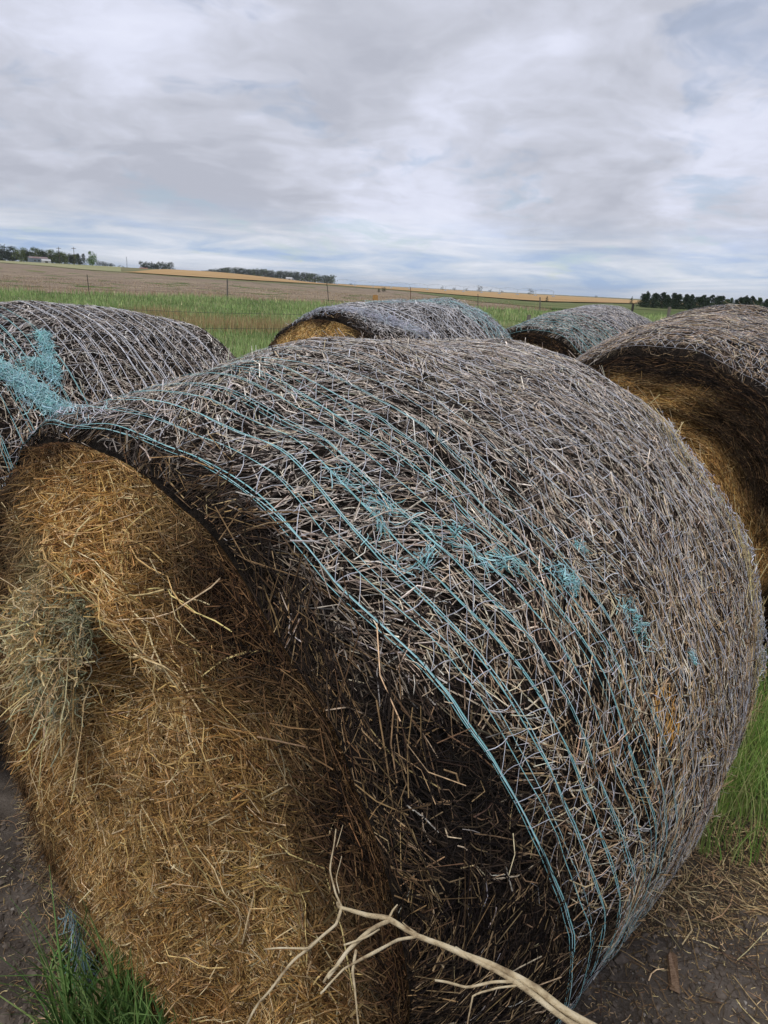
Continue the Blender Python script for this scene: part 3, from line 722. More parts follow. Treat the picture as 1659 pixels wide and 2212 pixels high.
# ---- B: left behind
driftB = lambda T: .0*np.asarray(T)
B = Bale(QB, 23); rb = make_bale(QB, 23, 'round hay bale at the left edge with a big teal tangle on its net')
eb = B.core(rb); sc = side_cols(B, lambda th: .02+0*th, .6)
V, Fq, C = join([B.side_strands(22000, darkc, .03, .1, (.0007, .0014), .35, (.0, .006), wild=0), B.side_strands(42000, sc, .03, .10, (.0010, .0018), .5, (.001, .009), wild=.02)])
mk('weathered_straw', V, Fq, M_STRAW, rb, col=C, kind='stuff')
V, Fq, C = B.face_strands(12000, face_cols_A, .03, .1, (.001, .002), .6, (.001, .01)); mk('face_hay', V, Fq, M_HAY, eb[0], col=C, kind='stuff')
V, Fq, C = B.face_strands(6000, fc, .03, .1, (.001, .002), .5, (.001, .01), far=True); mk('face_hay', V, Fq, M_HAY, eb[1], col=C, kind='stuff')
def netcol_B(u, main):
    if not main: return np.array(WHT2)
    return np.array(TEAL if u < .5 else WHT)*(1.0 if u < .5 else 1.08)
B.net(rb, .053, lambda T: np.interp(T, [-3, 1.5, 3.1], [0, 0, .02]), netcol_B, w=.0010, zw=.0006, dbl=.6, lay2=.25, jit=.004, umax=1.22, zp=.6)
B.snag(rb, [(.24, 2.17), (.30, 2.26), (.335, 2.34), (.375, 2.42), (.43, 2.5), (.50, 2.6), (.55, 2.68)], 1400, [TEAL, TEAL2, TEAL2, (.45, .66, .68)], .017, (.03, .08), (.0007, .0013), (.008, .035))
B.snag(rb, [(.50, 2.02), (.48, 2.10), (.455, 2.2), (.42, 2.33)], 260, [TEAL, TEAL2], .008, (.03, .06), (.0007, .0012))
B.snag(rb, [(.45, 2.24), (.41, 2.22), (.36, 2.21)], 130, [TEAL, TEAL2], .016, (.03, .08), (.0006, .0011))

# ---- C: right behind
C_ = Bale(QC, 37, face_bumps=[(.0, 0, .65, .03)]); rc = make_bale(QC, 37, 'bale')
rc['label'] = 'round hay bale at the right edge with dark brown end and brown straw top'
ec = C_.core(rc); sc = side_cols(C_, lambda th: .035+0*th, .25, .04)
V, Fq, C = join([C_.side_strands(18000, darkc, .03, .1, (.0007, .0014), .5, (.0, .006), wild=0), C_.side_strands(36000, sc, .035, .11, (.0010, .0018), .6, (.001, .010), wild=.02)])
mk('weathered_straw', V, Fq, M_STRAW, rc, col=C, kind='stuff')
def face_cols_C(r, th, n):
    c = pick(n, [(.40, .22, .065), (.26, .135, .04), (.50, .30, .10), (.58, .40, .17), (.10, .055, .022)], [3, 2.6, 2, 1.2, 1.2], .22)
    x, y = r*np.cos(th), r*np.sin(th); nz = .12*vnoise(np.stack([x*4, y*4, x*0], -1), 1, 177)
    d = sst(r+nz, .74, .90); d = np.maximum(d, .97*sst(th, 1.55, 2.1)*sst(r+nz*.6, .56, .72)*(1-sst(th, 2.8, 3.2))); d = np.maximum(d, .8*np.exp(-((r+nz*.4-.70)/.035)**2)*(th > .4))[:, None]
    return c*np.array([1.02, 1.05, 1.15])*(1-d)+pick(n, [(.012, .009, .007), (.035, .022, .014), (.10, .06, .03)], [4, 2, 1], .25)*d
V, Fq, C = join([C_.face_strands(24000, face_cols_C, .02, .07, (.0009, .0016), .35, (.0, .006), uni=.1), C_.face_strands(42000, face_cols_C, .05, .15, (.0008, .0014), .22, (.002, .014), uni=.06, curl=.1)])
mk('face_hay', V, Fq, M_HAY, ec[0], col=C, kind='stuff')
V, Fq, C = C_.face_strands(5000, fc, .03, .1, (.001, .002), .5, (.001, .01), far=True); mk('face_hay', V, Fq, M_HAY, ec[1], col=C, kind='stuff')
C_.net(rc, .052, lambda T: .0*T, lambda u, main: np.array(WHT2)*.9, w=.0009, zw=.0009, dbl=.1, lay2=.2, zp=.7, u0=.03)
# pale wisps of hay between bale A and bale C
fr = lambda r, th, n: pick(n, [(.50, .38, .18), (.40, .29, .13)], jit=.15)

# ---- D: behind in the middle
D = Bale(QD, 51, amp=.024, face_bumps=[(.8, 1.3, .2, .03), (.7, 1.9, .08, -.04)]); rd = make_bale(QD, 51, 'round hay bale in the middle distance with golden end and frayed white netting')
ed = D.core(rd); driftD = lambda T: np.interp(T, [-3, 1.3, 1.9, 2.4, 3.1], [0, .02, .08, .18, .3])
sc = side_cols(D, lambda th: .05+0*th, .8)
V, Fq, C = join([D.side_strands(12000, darkc, .04, .12, (.0014, .0024), .4, (.0, .005), wild=0), D.side_strands(34000, sc, .03, .11, (.0013, .0024), .5, (.001, .010), wild=.06)])
mk('weathered_straw', V, Fq, M_STRAW, rd, col=C, kind='stuff')
def face_cols_D(r, th, n):
    c = pick(n, [(.52, .33, .115), (.42, .25, .085), (.26, .15, .05), (.60, .43, .20)], [3, 3, 1.6, 1.8], .2)
    nz = .08*vnoise(np.stack([r*np.cos(th)*5, r*np.sin(th)*5, r*0], -1), 1, 277)
    d = sst(r+nz*.6, .93, 1.02); d = np.maximum(d, .8*np.exp(-((th-1.95)/.05)**2)*sst(r, .7, .8)); d = np.maximum(d, .5*np.exp(-((th-1.2)/.06)**2)); d = d[:, None]
    return c*(1-d)+pick(n, [(.02, .014, .01), (.07, .04, .02)], jit=.25)*d
V, Fq, C = D.face_strands(26000, face_cols_D, .03, .11, (.0014, .0024), .6, (.001, .014)); mk('face_hay', V, Fq, M_HAY, ed[0], col=C, kind='stuff')
V, Fq, C = D.face_strands(14, pale, .12, .28, (.0014, .002), 1., (.02, .04), K=5, rmin=.75, thr=(1.8, 2.3), curl=.05); mk('loose_stalks', V, Fq, M_HAY, ed[0], col=C, kind='stuff')
V, Fq, C = D.face_strands(3000, fc, .04, .12, (.002, .003), .5, (.001, .01), far=True); mk('face_hay', V, Fq, M_HAY, ed[1], col=C, kind='stuff')
D.net(rd, .055, driftD, lambda u, main: (np.array(TEAL2) if u > .95 else np.array(WHT)) if rng.random() < .8 else np.array(WHT2), w=.0019, zw=.0010, dbl=.3, lay2=.2, u0=.25, step=.07)
D.snag(rd, [(.05, 1.2), (.12, 1.6), (.20, 1.8), (.32, 2.0), (.4, 2.2)], 650, [WHT2, (.46, .49, .56), (.36, .37, .42)], .05, (.06, .16), (.0010, .0017), (.008, .03))
D.snag(rd, [(.5, 1.5), (.8, 1.55), (1.1, 1.6), (1.2, 2.0), (1.28, 2.4)], 450, [(.30, .50, .50), WHT2, (.42, .56, .58)], .05, (.06, .14), (.0010, .0016), (.008, .025))

# ---- E: far right behind
E = Bale(QE, 63); re_ = make_bale(QE, 63, 'farthest round hay bale, right of the middle one, wrapped in even teal strings')
ee = E.core(re_); sc = side_cols(E, lambda th: .03+0*th, .55)
V, Fq, C = E.side_strands(34000, sc, .04, .11, (.0014, .0028), .5, (.000, .008), wild=.03); mk('weathered_straw', V, Fq, M_STRAW, re_, col=C, kind='stuff')
V, Fq, C = E.face_strands(14000, face_cols_C, .04, .12, (.002, .0034), .4, (.001, .014)); mk('face_hay', V, Fq, M_HAY, ee[0], col=C, kind='stuff')
V, Fq, C = E.face_strands(3000, fc, .04, .12, (.002, .003), .5, (.001, .01), far=True); mk('face_hay', V, Fq, M_HAY, ee[1], col=C, kind='stuff')
E.net(re_, .050, lambda T: 0*T, lambda u, main: (np.array(TEAL)*.8 if rng.random() < .6 else np.array(WHT2)*.9) if u < .62 else np.array(WHT2), w=.0026, zw=.0013, dbl=.25, lay2=.1, step=.075)

# ------------------------------------------------------------------ near ground things
def near_pt(px, py): return ground_hit(px, py)
def region(pxs, n):
    """random ground points inside an image-space quad's ground footprint"""
    C4 = np.array([near_pt(*p)[:2] for p in pxs]); a, b_ = rng.random(n)[:, None], rng.random(n)[:, None]
    return (C4[0]*(1-a)+C4[1]*a)*(1-b_)+(C4[3]*(1-a)+C4[2]*a)*b_
def litter(name, xy, cols, ln, w, label, lift=.02):
    n = len(xy); K = 4; ang = rng.uniform(0, 2*np.pi, n); L_ = rng.uniform(ln[0], ln[1], n); t = np.linspace(-.5, .5, K)[None, :]; bd = rng.normal(0, .15, n)[:, None]*(t*t*4-.5)
    X = xy[:, 0:1]+L_[:, None]*(t*np.cos(ang)[:, None]-bd*np.sin(ang)[:, None]); Y = xy[:, 1:2]+L_[:, None]*(t*np.sin(ang)[:, None]+bd*np.cos(ang)[:, None])
    Z = terr_near(X, Y)+rng.uniform(.001, lift, n)[:, None]+rng.normal(0, .15, n)[:, None]*t*L_[:, None]*.4; Z = np.maximum(Z, terr_near(X, Y)+.001)
    V, Fq, C = strand_geo(np.stack([X, Y, Z], -1), rng.uniform(w[0], w[1], n), nrm(rng.normal(0, .4, (n, 3))+np.array([0, 0, 1])), cols, roof=.6)
    return tag(mk(name, V, Fq, M_HAY, col=C), label, 'straw', kind='stuff')
straw = [(.38, .26, .13), (.26, .17, .085), (.15, .10, .055), (.48, .37, .20), (.08, .055, .035), (.06, .045, .03)]
xr = np.concatenate([region([(1430, 1790), (1800, 1740), (1800, 2010), (1360, 1990)], 1000), region([(1540, 1350), (1900, 1300), (1900, 1800), (1480, 1800)], 900),
                     region([(1300, 1990), (1800, 2000), (1800, 2212), (1250, 2212)], 90)])
litter('straw_litter', xr, pick(len(xr), straw), (.04, .2), (.0008, .0018), 'loose straw strewn on the soil at the right foot of the front bale')
xl = np.concatenate([region([(120, 1950), (400, 1980), (560, 2300), (110, 2300)], 1500), region([(-100, 1600), (200, 1900), (130, 2400), (-300, 2400)], 60), region([(40, 1650), (160, 1900), (120, 2050), (60, 1900)], 150)])
litter('straw_litter', xl, pick(len(xl), straw), (.03, .12), (.0006, .0012), 'loose straw strewn around the teal net strip at the bottom left')
xf = np.stack([rng.uniform(-3.5, 4, 9000), rng.uniform(2.5, 9, 9000)], -1)
litter('straw_litter', xf, pick(len(xf), straw), (.05, .2), (.0015, .003), 'loose straw scattered on the ground among the rear bales')
def near_grass(xy, h, w, label, pal, lean=.6, name='grass_tuft', cat='grass'):
    n = len(xy); g3 = blades(xy, h, w, pick(n, pal, jit=.2), lean=lean, K=6, bend=.7)
    return tag(mk(name, g3[0], g3[1], M_GRASS, col=g3[2]), label, cat, kind='stuff')
xy = np.concatenate([region([(1545, 1370), (1950, 1320), (1950, 1800), (1530, 1760)], 6500), region([(1500, 1740), (1900, 1740), (1900, 1900), (1500, 1860)], 500)])
near_grass(xy, rng.uniform(.10, .40, len(xy)), rng.uniform(.0015, .0035, len(xy)), 'bright green grass growing beside the right flank of the front bale', [(.22, .36, .07), (.15, .27, .055), (.31, .42, .11), (.42, .42, .17)])
axA = np.array([math.cos(QA[2]), math.sin(QA[2])]); nA = np.array([-axA[1], axA[0]])
def atA(u, v): return np.array(QA[:2])+axA*np.asarray(u)[..., None]+nA*np.asarray(v)[..., None]
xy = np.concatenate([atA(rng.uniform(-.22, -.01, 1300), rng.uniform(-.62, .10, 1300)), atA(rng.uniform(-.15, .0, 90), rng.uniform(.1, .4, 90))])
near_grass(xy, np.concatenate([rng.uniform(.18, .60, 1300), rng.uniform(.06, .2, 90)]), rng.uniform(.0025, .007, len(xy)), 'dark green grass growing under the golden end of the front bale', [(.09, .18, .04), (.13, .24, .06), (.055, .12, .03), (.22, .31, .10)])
xy = region([(120, 2000), (260, 2000), (300, 2330), (120, 2330)], 40)
near_grass(xy, rng.uniform(.06, .16, len(xy)), rng.uniform(.002, .004, len(xy)), 'sparse short grass on the bare soil left of the teal net strip', [(.07, .14, .03), (.14, .2, .05)])
xy = np.concatenate([np.stack([rng.uniform(-7, -1.2, 9000), rng.uniform(4.6, 8.5, 9000)], -1), np.stack([rng.uniform(2.4, 8, 6000), rng.uniform(4.5, 9, 6000)], -1)])
near_grass(xy, rng.uniform(.1, .35, len(xy)), rng.uniform(.002, .004, len(xy)), 'green grass growing among and behind the rear bales', GREENS)
# stones and clods
def stones(name, xy, size, mat, label, cat, kind='stuff'):
    ico = bpy.data.meshes.new('t'); import bmesh
    bm = bmesh.new(); bmesh.ops.create_icosphere(bm, subdivisions=1, radius=1); V0 = np.array([v.co[:] for v in bm.verts]); F0 = np.array([[v.index for v in f.verts] for f in bm.faces]); bm.free(); bpy.data.meshes.remove(ico)
    n = len(xy); sc_ = rng.uniform(.5, 1.4, (n, 1, 3))*size[:, None, None]*np.array([1, 1, .6]); V = V0[None]*sc_*(1+rng.normal(0, .18, (n, len(V0), 1)))
    V = V+np.stack([xy[:, 0], xy[:, 1], terr_near(xy[:, 0], xy[:, 1])+size*.15], -1)[:, None]
    Fq = (F0[None]+(np.arange(n)*len(V0))[:, None, None]).reshape(-1, 3)
    return tag(mk(name, V.reshape(-1, 3), Fq, mat), label, cat, kind=kind)
xy = np.concatenate([region([(1250, 1980), (1900, 1950), (1900, 2400), (1200, 2400)], 3500), region([(-300, 1550), (150, 1850), (200, 2400), (-400, 2400)], 3500)])
M_CLOD = mat_noise('soil clods', (.06, .048, .04), (.19, .155, .125), 30, .95, .1)
stones('soil_clods', xy, rng.exponential(.0028, len(xy))+.001, M_CLOD, 'small brown clods scattered on the bare soil', 'soil')
xy = np.concatenate([region([(1250, 1980), (1900, 1950), (1900, 2400), (1200, 2400)], 160), region([(-300, 1550), (150, 1850), (200, 2400), (-400, 2400)], 160)])
stones('pebbles', xy, rng.uniform(.002, .005, len(xy)), M_STONE, 'tiny pale pebbles scattered on the bare soil', 'pebbles')

xy = np.concatenate([region([(1400, 1900), (1800, 1850), (1750, 2010), (1330, 2040)], 2500), region([(20, 1650), (190, 1900), (230, 2050), (60, 1900)], 800), region([(1250, 1960), (1900, 1930), (1900, 2400), (1200, 2400)], 2200), region([(-300, 1550), (170, 1850), (230, 2400), (-400, 2400)], 1500)])
litter('chaff', xy, pick(len(xy), straw), (.006, .03), (.0005, .0012), 'short bits of chaff trodden into the bare soil', lift=.004)
# wood chip on the soil
p = near_pt(1452, 2105); th = R_(75)
V = np.array([[-.055, -.010, 0], [.04, -.016, 0], [.062, 0, 0], [.035, .014, 0], [-.05, .013, 0], [-.05, -.008, .014], [.035, -.011, .018], [.055, .001, .008], [.03, .010, .016], [-.046, .009, .010]])*1.15
V = V@np.array([[math.cos(th), math.sin(th), 0], [-math.sin(th), math.cos(th), 0], [0, 0, 1]])+np.array([p[0], p[1], float(terr_near(p[0], p[1]))+.002])
tag(mk('wood_chip', V, [np.array([[5, 6, 7, 8], [0, 1, 6, 5], [1, 2, 7, 6], [2, 3, 8, 7], [3, 4, 9, 8], [4, 0, 5, 9]]), np.array([[5, 8, 9], [0, 3, 1], [1, 3, 2], [0, 4, 3]])], M_CHIP),
    'small pale split wood chip lying on the bare soil at the lower right', 'wood chip')

# torn strip of teal net hanging to the ground at the lower left
def at(px, py, d): return np.array([0, 0, CAM_H])+ray(px, py)*d
pts = np.concatenate([atA(np.array([-.03, -.04, -.05, -.09, -.14]), np.array([.40, .33, .25, .13, .0])), np.array([[.20, .10, .03, .012, .01]]).T], 1)
n = 230; tt = rng.uniform(0, len(pts)-1.001, n); i = tt.astype(int); f_ = (tt-i)[:, None]; c0 = pts[i]*(1-f_)+pts[i+1]*f_; dr = nrm(pts[i+1]-pts[i])
K = 6; P = [c0+rng.normal(0, .0042, (n, 3))*np.array([1, 1, .6])]; d = nrm(dr+rng.normal(0, .2, (n, 3)))
for k_ in range(K-1):
    d = nrm(d+rng.normal(0, .3, (n, 3))*np.array([1, 1, .4])); P.append(P[-1]+d*.014)
P = np.stack(P, 1); P[..., 2] = np.maximum(P[..., 2], .004)
V, Fq, C = strand_geo(P, rng.uniform(.0006, .0012, n), nrm(rng.normal(size=(n, 3))), pick(n, [(.12, .21, .24), (.17, .28, .31), (.26, .34, .37)], jit=.2), roof=.4)
tag(mk('net_strip', V, Fq, M_NET, col=C), 'torn blue-green net strip trailing on the ground at the bottom left', 'netting')
# dry corn husk leaves
hr = empty('corn_husk', tuple(atA(-.07, .20))+(.01,)); tag(hr, 'dry curled brown corn husk beside the torn net strip', 'corn husk')
hb = near_pt(205, 2110); dxy = near_pt(255, 2010)-hb
for k_, (dirx, ln, wd, hz) in enumerate([((.5, .9), .17, .022, .06), ((.75, .6), .14, .018, .05), ((1., .1), .12, .018, .03), ((.2, 1.), .12, .014, .05), ((.9, -.4), .10, .014, .025)]):
    K = 9; t = np.linspace(0, 1, K); d2 = np.array(dirx)/np.hypot(*dirx)
    path = np.stack([t*ln*d2[0], t*ln*d2[1], .01+hz*np.sin(t*np.pi*.8)], -1); ww = wd*np.sin(np.pi*(t*.9+.08))**.6; sdv = np.array([-d2[1], d2[0], .2])
    V = np.concatenate([path-sdv*ww[:, None], path+np.array([0, 0, 1])*ww[:, None]*-.35, path+sdv*ww[:, None]])
    Fq = np.array([[a*K+j, a*K+j+1, (a+1)*K+j+1, (a+1)*K+j] for a in range(2) for j in range(K-1)])
    mk('husk_leaf', V, Fq, M_HUSK, hr, smooth=True)
# ------------------------------------------------------------------ dry pale branch leaning before the bale
br = empty('dry_branch', tuple(near_pt(1420, 2400))); tag(br, 'pale dry forked plant stem sticking up in front of the large bale', 'branch')
O = np.array(br.location)
def stem(name, pts, r0, r1, sides=8, parent=None):
    P = np.array([at(*p)-O for p in pts]); n_ = len(P); tt = np.linspace(0, n_-1, (n_-1)*5+1); 
    # catmull-rom
    Q = np.array([0*O]*0).reshape(0, 3)
    out = []
    Pe = np.concatenate([[2*P[0]-P[1]], P, [2*P[-1]-P[-2]]])
    for t_ in tt:
        i_ = min(int(t_), n_-2); f = t_-i_; a, b_, c_, d_ = Pe[i_:i_+4]
        out.append(.45*.5*((2*b_)+(-a+c_)*f+(2*a-5*b_+4*c_-d_)*f*f+(-a+3*b_-3*c_+d_)*f**3)+.55*(b_+(c_-b_)*f))
    out = np.array(out); out += .0022*np.stack([vnoise(out+k_, 35, k_) for k_ in range(3)], -1)
    rr = .52*np.linspace(r0, r1, len(out))*(1+.16*vnoise(out, 60, 3)+.9*np.maximum(vnoise(out, 22, 6)-.55, 0))
    mb = MB().tube(out, rr, sides); return mb.build(name, M_BRANCH, parent or br, smooth=True)
def stem2(*a, **k): return stem(*a, **k)
dm = .78
stem('main_stem', [(1470, 2330, .80), (1290, 2225, .79), (1160, 2140, .78), (1060, 2085, .78), (960, 2045, .79), (900, 2020, .80), (840, 1985, .81), (790, 1978, .82), (735, 1962, .83), (728, 1950, .84)], .0075, .0030)
stem('side_stem', [(1400, 2300, .79), (1240, 2212, .78), (1150, 2150, .775), (1080, 2105, .775), (1020, 2070, .78), (985, 2048, .79)], .0055, .0030)
stem('twig', [(905, 2022, .80), (860, 2030, .79), (800, 2062, .77), (740, 2092, .76), (696, 2146, .75)][:4]+[(695, 2147, .75)], .0030, .0016)
stem('twig', [(845, 1988, .81), (800, 2012, .80), (755, 2050, .79), (708, 2112, .78)], .0034, .0034)
stem('twig', [(737, 1965, .83), (725, 2000, .82), (690, 2030, .81), (655, 2060, .80), (600, 2115, .79), (560, 2160, .78), (530, 2225, .77)], .0034, .0018)
stem('twig', [(668, 2050, .80), (640, 2052, .80), (600, 2052, .80), (566, 2056, .80)], .0022, .0014)
stem('twig', [(772, 2050, .79), (763, 2100, .785), (765, 2150, .78), (778, 2240, .77)], .0022, .0016)
stem('twig', [(1120, 2122, .775), (1060, 2122, .77), (1010, 2130, .765), (935, 2120, .76)], .0028, .0018)
stem('twig', [(1122, 2130, .775), (1070, 2136, .77), (1022, 2150, .765), (1012, 2230, .76)], .0020, .0013)
stem('twig', [(840, 1985, .81), (850, 1965, .81), (872, 1942, .81), (858, 1950, .81)][:2]+[(862, 1950, .81)], .0026, .0012)
stem('twig', [(740, 1965, .83), (725, 1930, .83), (716, 1880, .83), (722, 1830, .83), (727, 1790, .83)], .0022, .0012)
stem('twig', [(728, 1830, .83), (735, 1805, .83), (742, 1780, .83)], .0010, .0006)
stem('twig', [(733, 1930, .83), (728, 1900, .83), (736, 1870, .83), (740, 1850, .83)], .0010, .0006)
stem('twig', [(900, 2015, .80), (880, 2002, .80), (868, 1992, .80)], .0022, .0008)
stem('twig', [(700, 2120, .785), (712, 2100, .78), (735, 2080, .78)], .0028, .0018)
stem('twig', [(745, 2040, .79), (790, 2025, .79), (820, 2010, .80)], .0018, .0014)

# ------------------------------------------------------------------ fences
ff = empty('field_fence', (0, 0, 0)); 
fpts = [(-40, 580, 622, -4), (193, 593, 634, -7), (491, 602.5, 644, 0), (711, 617, 657, -6), (887, 620, 664, 0), (1033, 635, 667, -1), (1166, 642, 672, 1)]
tops = []
for k_, (px, yt, yb, ln_) in enumerate(fpts):
    bpt = ground_hit(px, yb+2); dd = np.linalg.norm(bpt[:2]); rtop = ray(px + math.tan(R_(ln_))*(yb-yt), yt); top = np.array([0, 0, CAM_H])+rtop*(bpt[1]/rtop[1]); top[2] = max(top[2], .9)
    wood = k_ in (2, 6); r_ = .075 if wood else .035
    mb = MB()
    if wood: mb.tube(np.array([bpt-[0, 0, .2], (bpt+top)/2+[.01, 0, 0], top]), [r_, r_*.95, r_*.85], 10)
    else:
        ax_ = top-bpt
        for (ox, oy, sx, sy) in ((0, 0, .028, .008), (0, .022, .008, .022)):      # T section
            V, Q = box(ox-sx, ox+sx, oy-sy, oy+sy, 0, 1); V = np.stack([V[:, 0]+bpt[0]+ax_[0]*V[:, 2], V[:, 1]+bpt[1], bpt[2]-.2+(ax_[2]+.2)*V[:, 2]], -1); mb.add(V, Q)
    mb.build('wooden_post' if wood else 'steel_post', M_WOODP if wood else (M_RUST if k_ == 4 else M_TPOST), ff); tops.append((bpt, top))
for k_ in range(4):
    mb = MB(); pp = []
    for (bpt, top) in tops: pp.append(bpt+(top-bpt)*(.25+.22*k_)+[0, -.05, 0])
    pp.insert(0, pp[0]*2-pp[1]); pp.append(pp[-1]*2-pp[-2]); mb.tube(np.array(pp), .004, 4); mb.build('wire', M_WIRE, ff)
tag(ff, 'wire fence of dark steel and grey wooden posts along the stubble field edge', 'fence')
nf = empty('yard_fence', (0, 0, 0)); tag(nf, 'low fence just behind the bales with a tan board post and grey stub posts', 'fence')
yp = []
for (px, yt, d_, w_, h_, mt) in [(811, 637, 22, .16, .05, M_TAN), (1143, 680, 19, .09, .09, M_WOODP), (1368, 656, 20, .05, .05, M_TPOST), (1447, 663, 21, .07, .07, M_WOODP)]:
    rr = ray(px, yt); top = np.array([0, 0, CAM_H])+rr*d_/rr[1]; mb = MB(); mb.add(*box(top[0]-w_/2, top[0]+w_/2, top[1]-h_/2, top[1]+h_/2, -.1, top[2]-.03))
    mb.add(*box(top[0]-w_/2*.9, top[0]+w_/2*.9, top[1]-h_/2*.9, top[1]+h_/2*.9, top[2]-.03, top[2])); mb.build('board_post' if mt is M_TAN else 'fence_post', mt, nf); yp.append(top)
for hz in (.55, .95):
    mb = MB(); mb.tube(np.array([[-14, 17.2, hz-.02], [-5, 18.6, hz], [float(yp[0][0]), 21.9, hz], [float(yp[1][0]), 18.9, hz], [float(yp[2][0]), 19.9, hz], [float(yp[3][0]), 20.9, hz], [16, 23, hz]]), .0045, 4); mb.build('wire', M_WIRE, nf)

# ------------------------------------------------------------------ trees
def tree_geo(h, w, kind, nleaf, sd_):
    r = np.random.default_rng(sd_)
    if kind == 'cedar':
        nb = 44; zc_ = r.uniform(.08, .97, nb)*h; rr = w*.5*(1-(zc_/h)**1.3*.86)
        a = r.uniform(0, 2*np.pi, nb); off = r.random(nb)**.6*.7
        cen = np.stack([np.cos(a)*rr*off, np.sin(a)*rr*off, zc_], -1); br_ = rr*.55+.25
    else:
        nb = 26; a = r.uniform(0, 2*np.pi, nb); zz = r.uniform(.08, .86, nb); rr = w*.5*np.sqrt(np.clip(1-((zz-.38)/.60)**2, 0, 1))*.8
        cen = np.stack([np.cos(a)*rr*r.uniform(.3, 1, nb), np.sin(a)*rr*r.uniform(.3, 1, nb), zz*h], -1); br_ = w*.20*r.uniform(.7, 1.3, nb)
    i = r.integers(0, nb, nleaf); v = r.normal(size=(nleaf, 3)); v = v/np.linalg.norm(v, axis=1, keepdims=True)*r.random((nleaf, 1))**.4
    P = cen[i]+v*br_[i][:, None]*np.array([1, 1, .85]); P[:, 2] = np.maximum(P[:, 2], .05*h)
    s_ = r.uniform(.5, 1.2, nleaf)[:, None]*h*.034; a_ = nrm(r.normal(size=(nleaf, 3))); b_ = nrm(np.cross(a_, r.normal(size=(nleaf, 3))))
    V = np.stack([P-a_*s_, P+b_*s_*.8, P+a_*s_, P-b_*s_*.8], 1).reshape(-1, 3); Fq = np.arange(nleaf*4).reshape(-1, 4)
    tint = (1+.45*r.normal(size=nb)*.5)[i]*r.uniform(.7, 1.3, nleaf)
    return V, Fq, np.repeat(tint, 4)
def trunk_mb(h, w, kind, sd_):
    r = np.random.default_rng(sd_+1); mb = MB(); mb.tube(np.array([[0, 0, -.3], [.05*h*.1, 0, h*.3], [0, .02*h, h*.75]]), [h*.024, h*.018, h*.006], 7)
    if kind != 'cedar':
        for k_ in range(6):
            a = r.uniform(0, 6.28); z0 = h*r.uniform(.22, .45); e = np.array([np.cos(a)*w*.33, np.sin(a)*w*.33, h*r.uniform(.55, .8)])
            mb.tube(np.array([[0, 0, z0], e*.55+[0, 0, z0*.5], e]), [h*.012, h*.008, h*.003], 5)
    return mb
PROTO = {}
def plant_tree(px, ybase, d, h, w, kind, colr, label, group, name, var=0, nleaf=700, tsc=1.0):
    """first of a kind is built, later ones copy its two parts"""
    key = (kind, colr, var, nleaf); rr = ray(px, ybase); hz = math.hypot(rr[0], rr[1]); x, y = rr[0]/hz*d, rr[1]/hz*d
    root = empty(name, (x, y, float(terr(x, y))-.05), rng.uniform(0, 6.28)); root.scale = (w/h, w/h, 1); root.scale = tuple(v*h/10*tsc for v in root.scale)
    if key not in PROTO:
        V, Fq, tint = tree_geo(10, 10, kind, nleaf, 100+var*7+len(PROTO)); c = np.array(colr)[None]*tint[:, None]
        cr_ = mk('crown', V, Fq, M_LEAF, root, col=c); tr = trunk_mb(10, 10, kind, 50+var).build('trunk', M_BARK, root); PROTO[key] = (cr_, tr)
    else:
        for s_ in PROTO[key]:
            c = s_.copy(); COL.objects.link(c); c.parent = root
    return tag(root, label, 'tree', group)
DG, MG, LG, BG_ = (.045, .065, .028), (.085, .115, .04), (.13, .165, .05), (.075, .10, .07)
# wood at the left on the rise
L0 = [(-70, 11, 12, MG), (-40, 10, 11, DG), (-18, 11, 11, MG), (6, 12.5, 11, BG_), (26, 11.5, 10, DG), (44, 10.5, 11, LG), (60, 11, 10, DG), (78, 11.2, 12, LG), (96, 10, 10, DG), (112, 10.8, 11, LG),
      (126, 9.8, 9, MG), (138, 9.3, 9, LG), (150, 9, 9, DG), (160, 8.2, 8, LG)]
for k_, (px, h, w, c) in enumerate(L0):
    plant_tree(px, 560, 440+rng.uniform(-8, 12), h*1.0, w, 'broad', c, {DG: 'dark green tree of the wood at far left, standing behind the barn row', MG: 'mid green broadleaf tree of the wood at far left', LG: 'yellow-green spring leafed tree of the wood at far left', BG_: 'grey-green thin leafed tree at the left end of the wood'}[c], 'trees of the wood on the left rise', 'broadleaf_tree', k_ % 3, 1400, tsc=.72)
for k_ in range(16):
    plant_tree(-90+k_*17+rng.uniform(-4, 4), 560, 458+rng.uniform(0, 15), rng.uniform(7, 9.5), rng.uniform(8, 11), 'broad', DG, 'dark tree in the back row of the wood at far left', 'dark back row of the left wood', 'broadleaf_tree', k_ % 2, 1400, tsc=.78)
for (px, h, w, lb) in [(170, 8, 6, 'dark cedar tree at the right end of the left wood, leftmost of its pair'), (182, 8, 7, 'dark cedar tree just left of the bright green tree')]:
    plant_tree(px, 575, 425, h, w, 'cedar', DG, lb, None, 'cedar_tree', tsc=.75)
plant_tree(199, 575, 430, 10.5, 8.5, 'broad', (.12, .22, .035), 'bright green tree standing alone at the right end of the left wood', None, 'broadleaf_tree', 5, 1400, tsc=.75)
for k_ in range(7):
    plant_tree(212+k_*5.2, 580, 520, 4.6-k_*.28, 5, 'broad', BG_, 'low bluish bush in the row running right from the bright green tree', 'bush row by the bright green tree', 'broadleaf_tree', 1, 400)
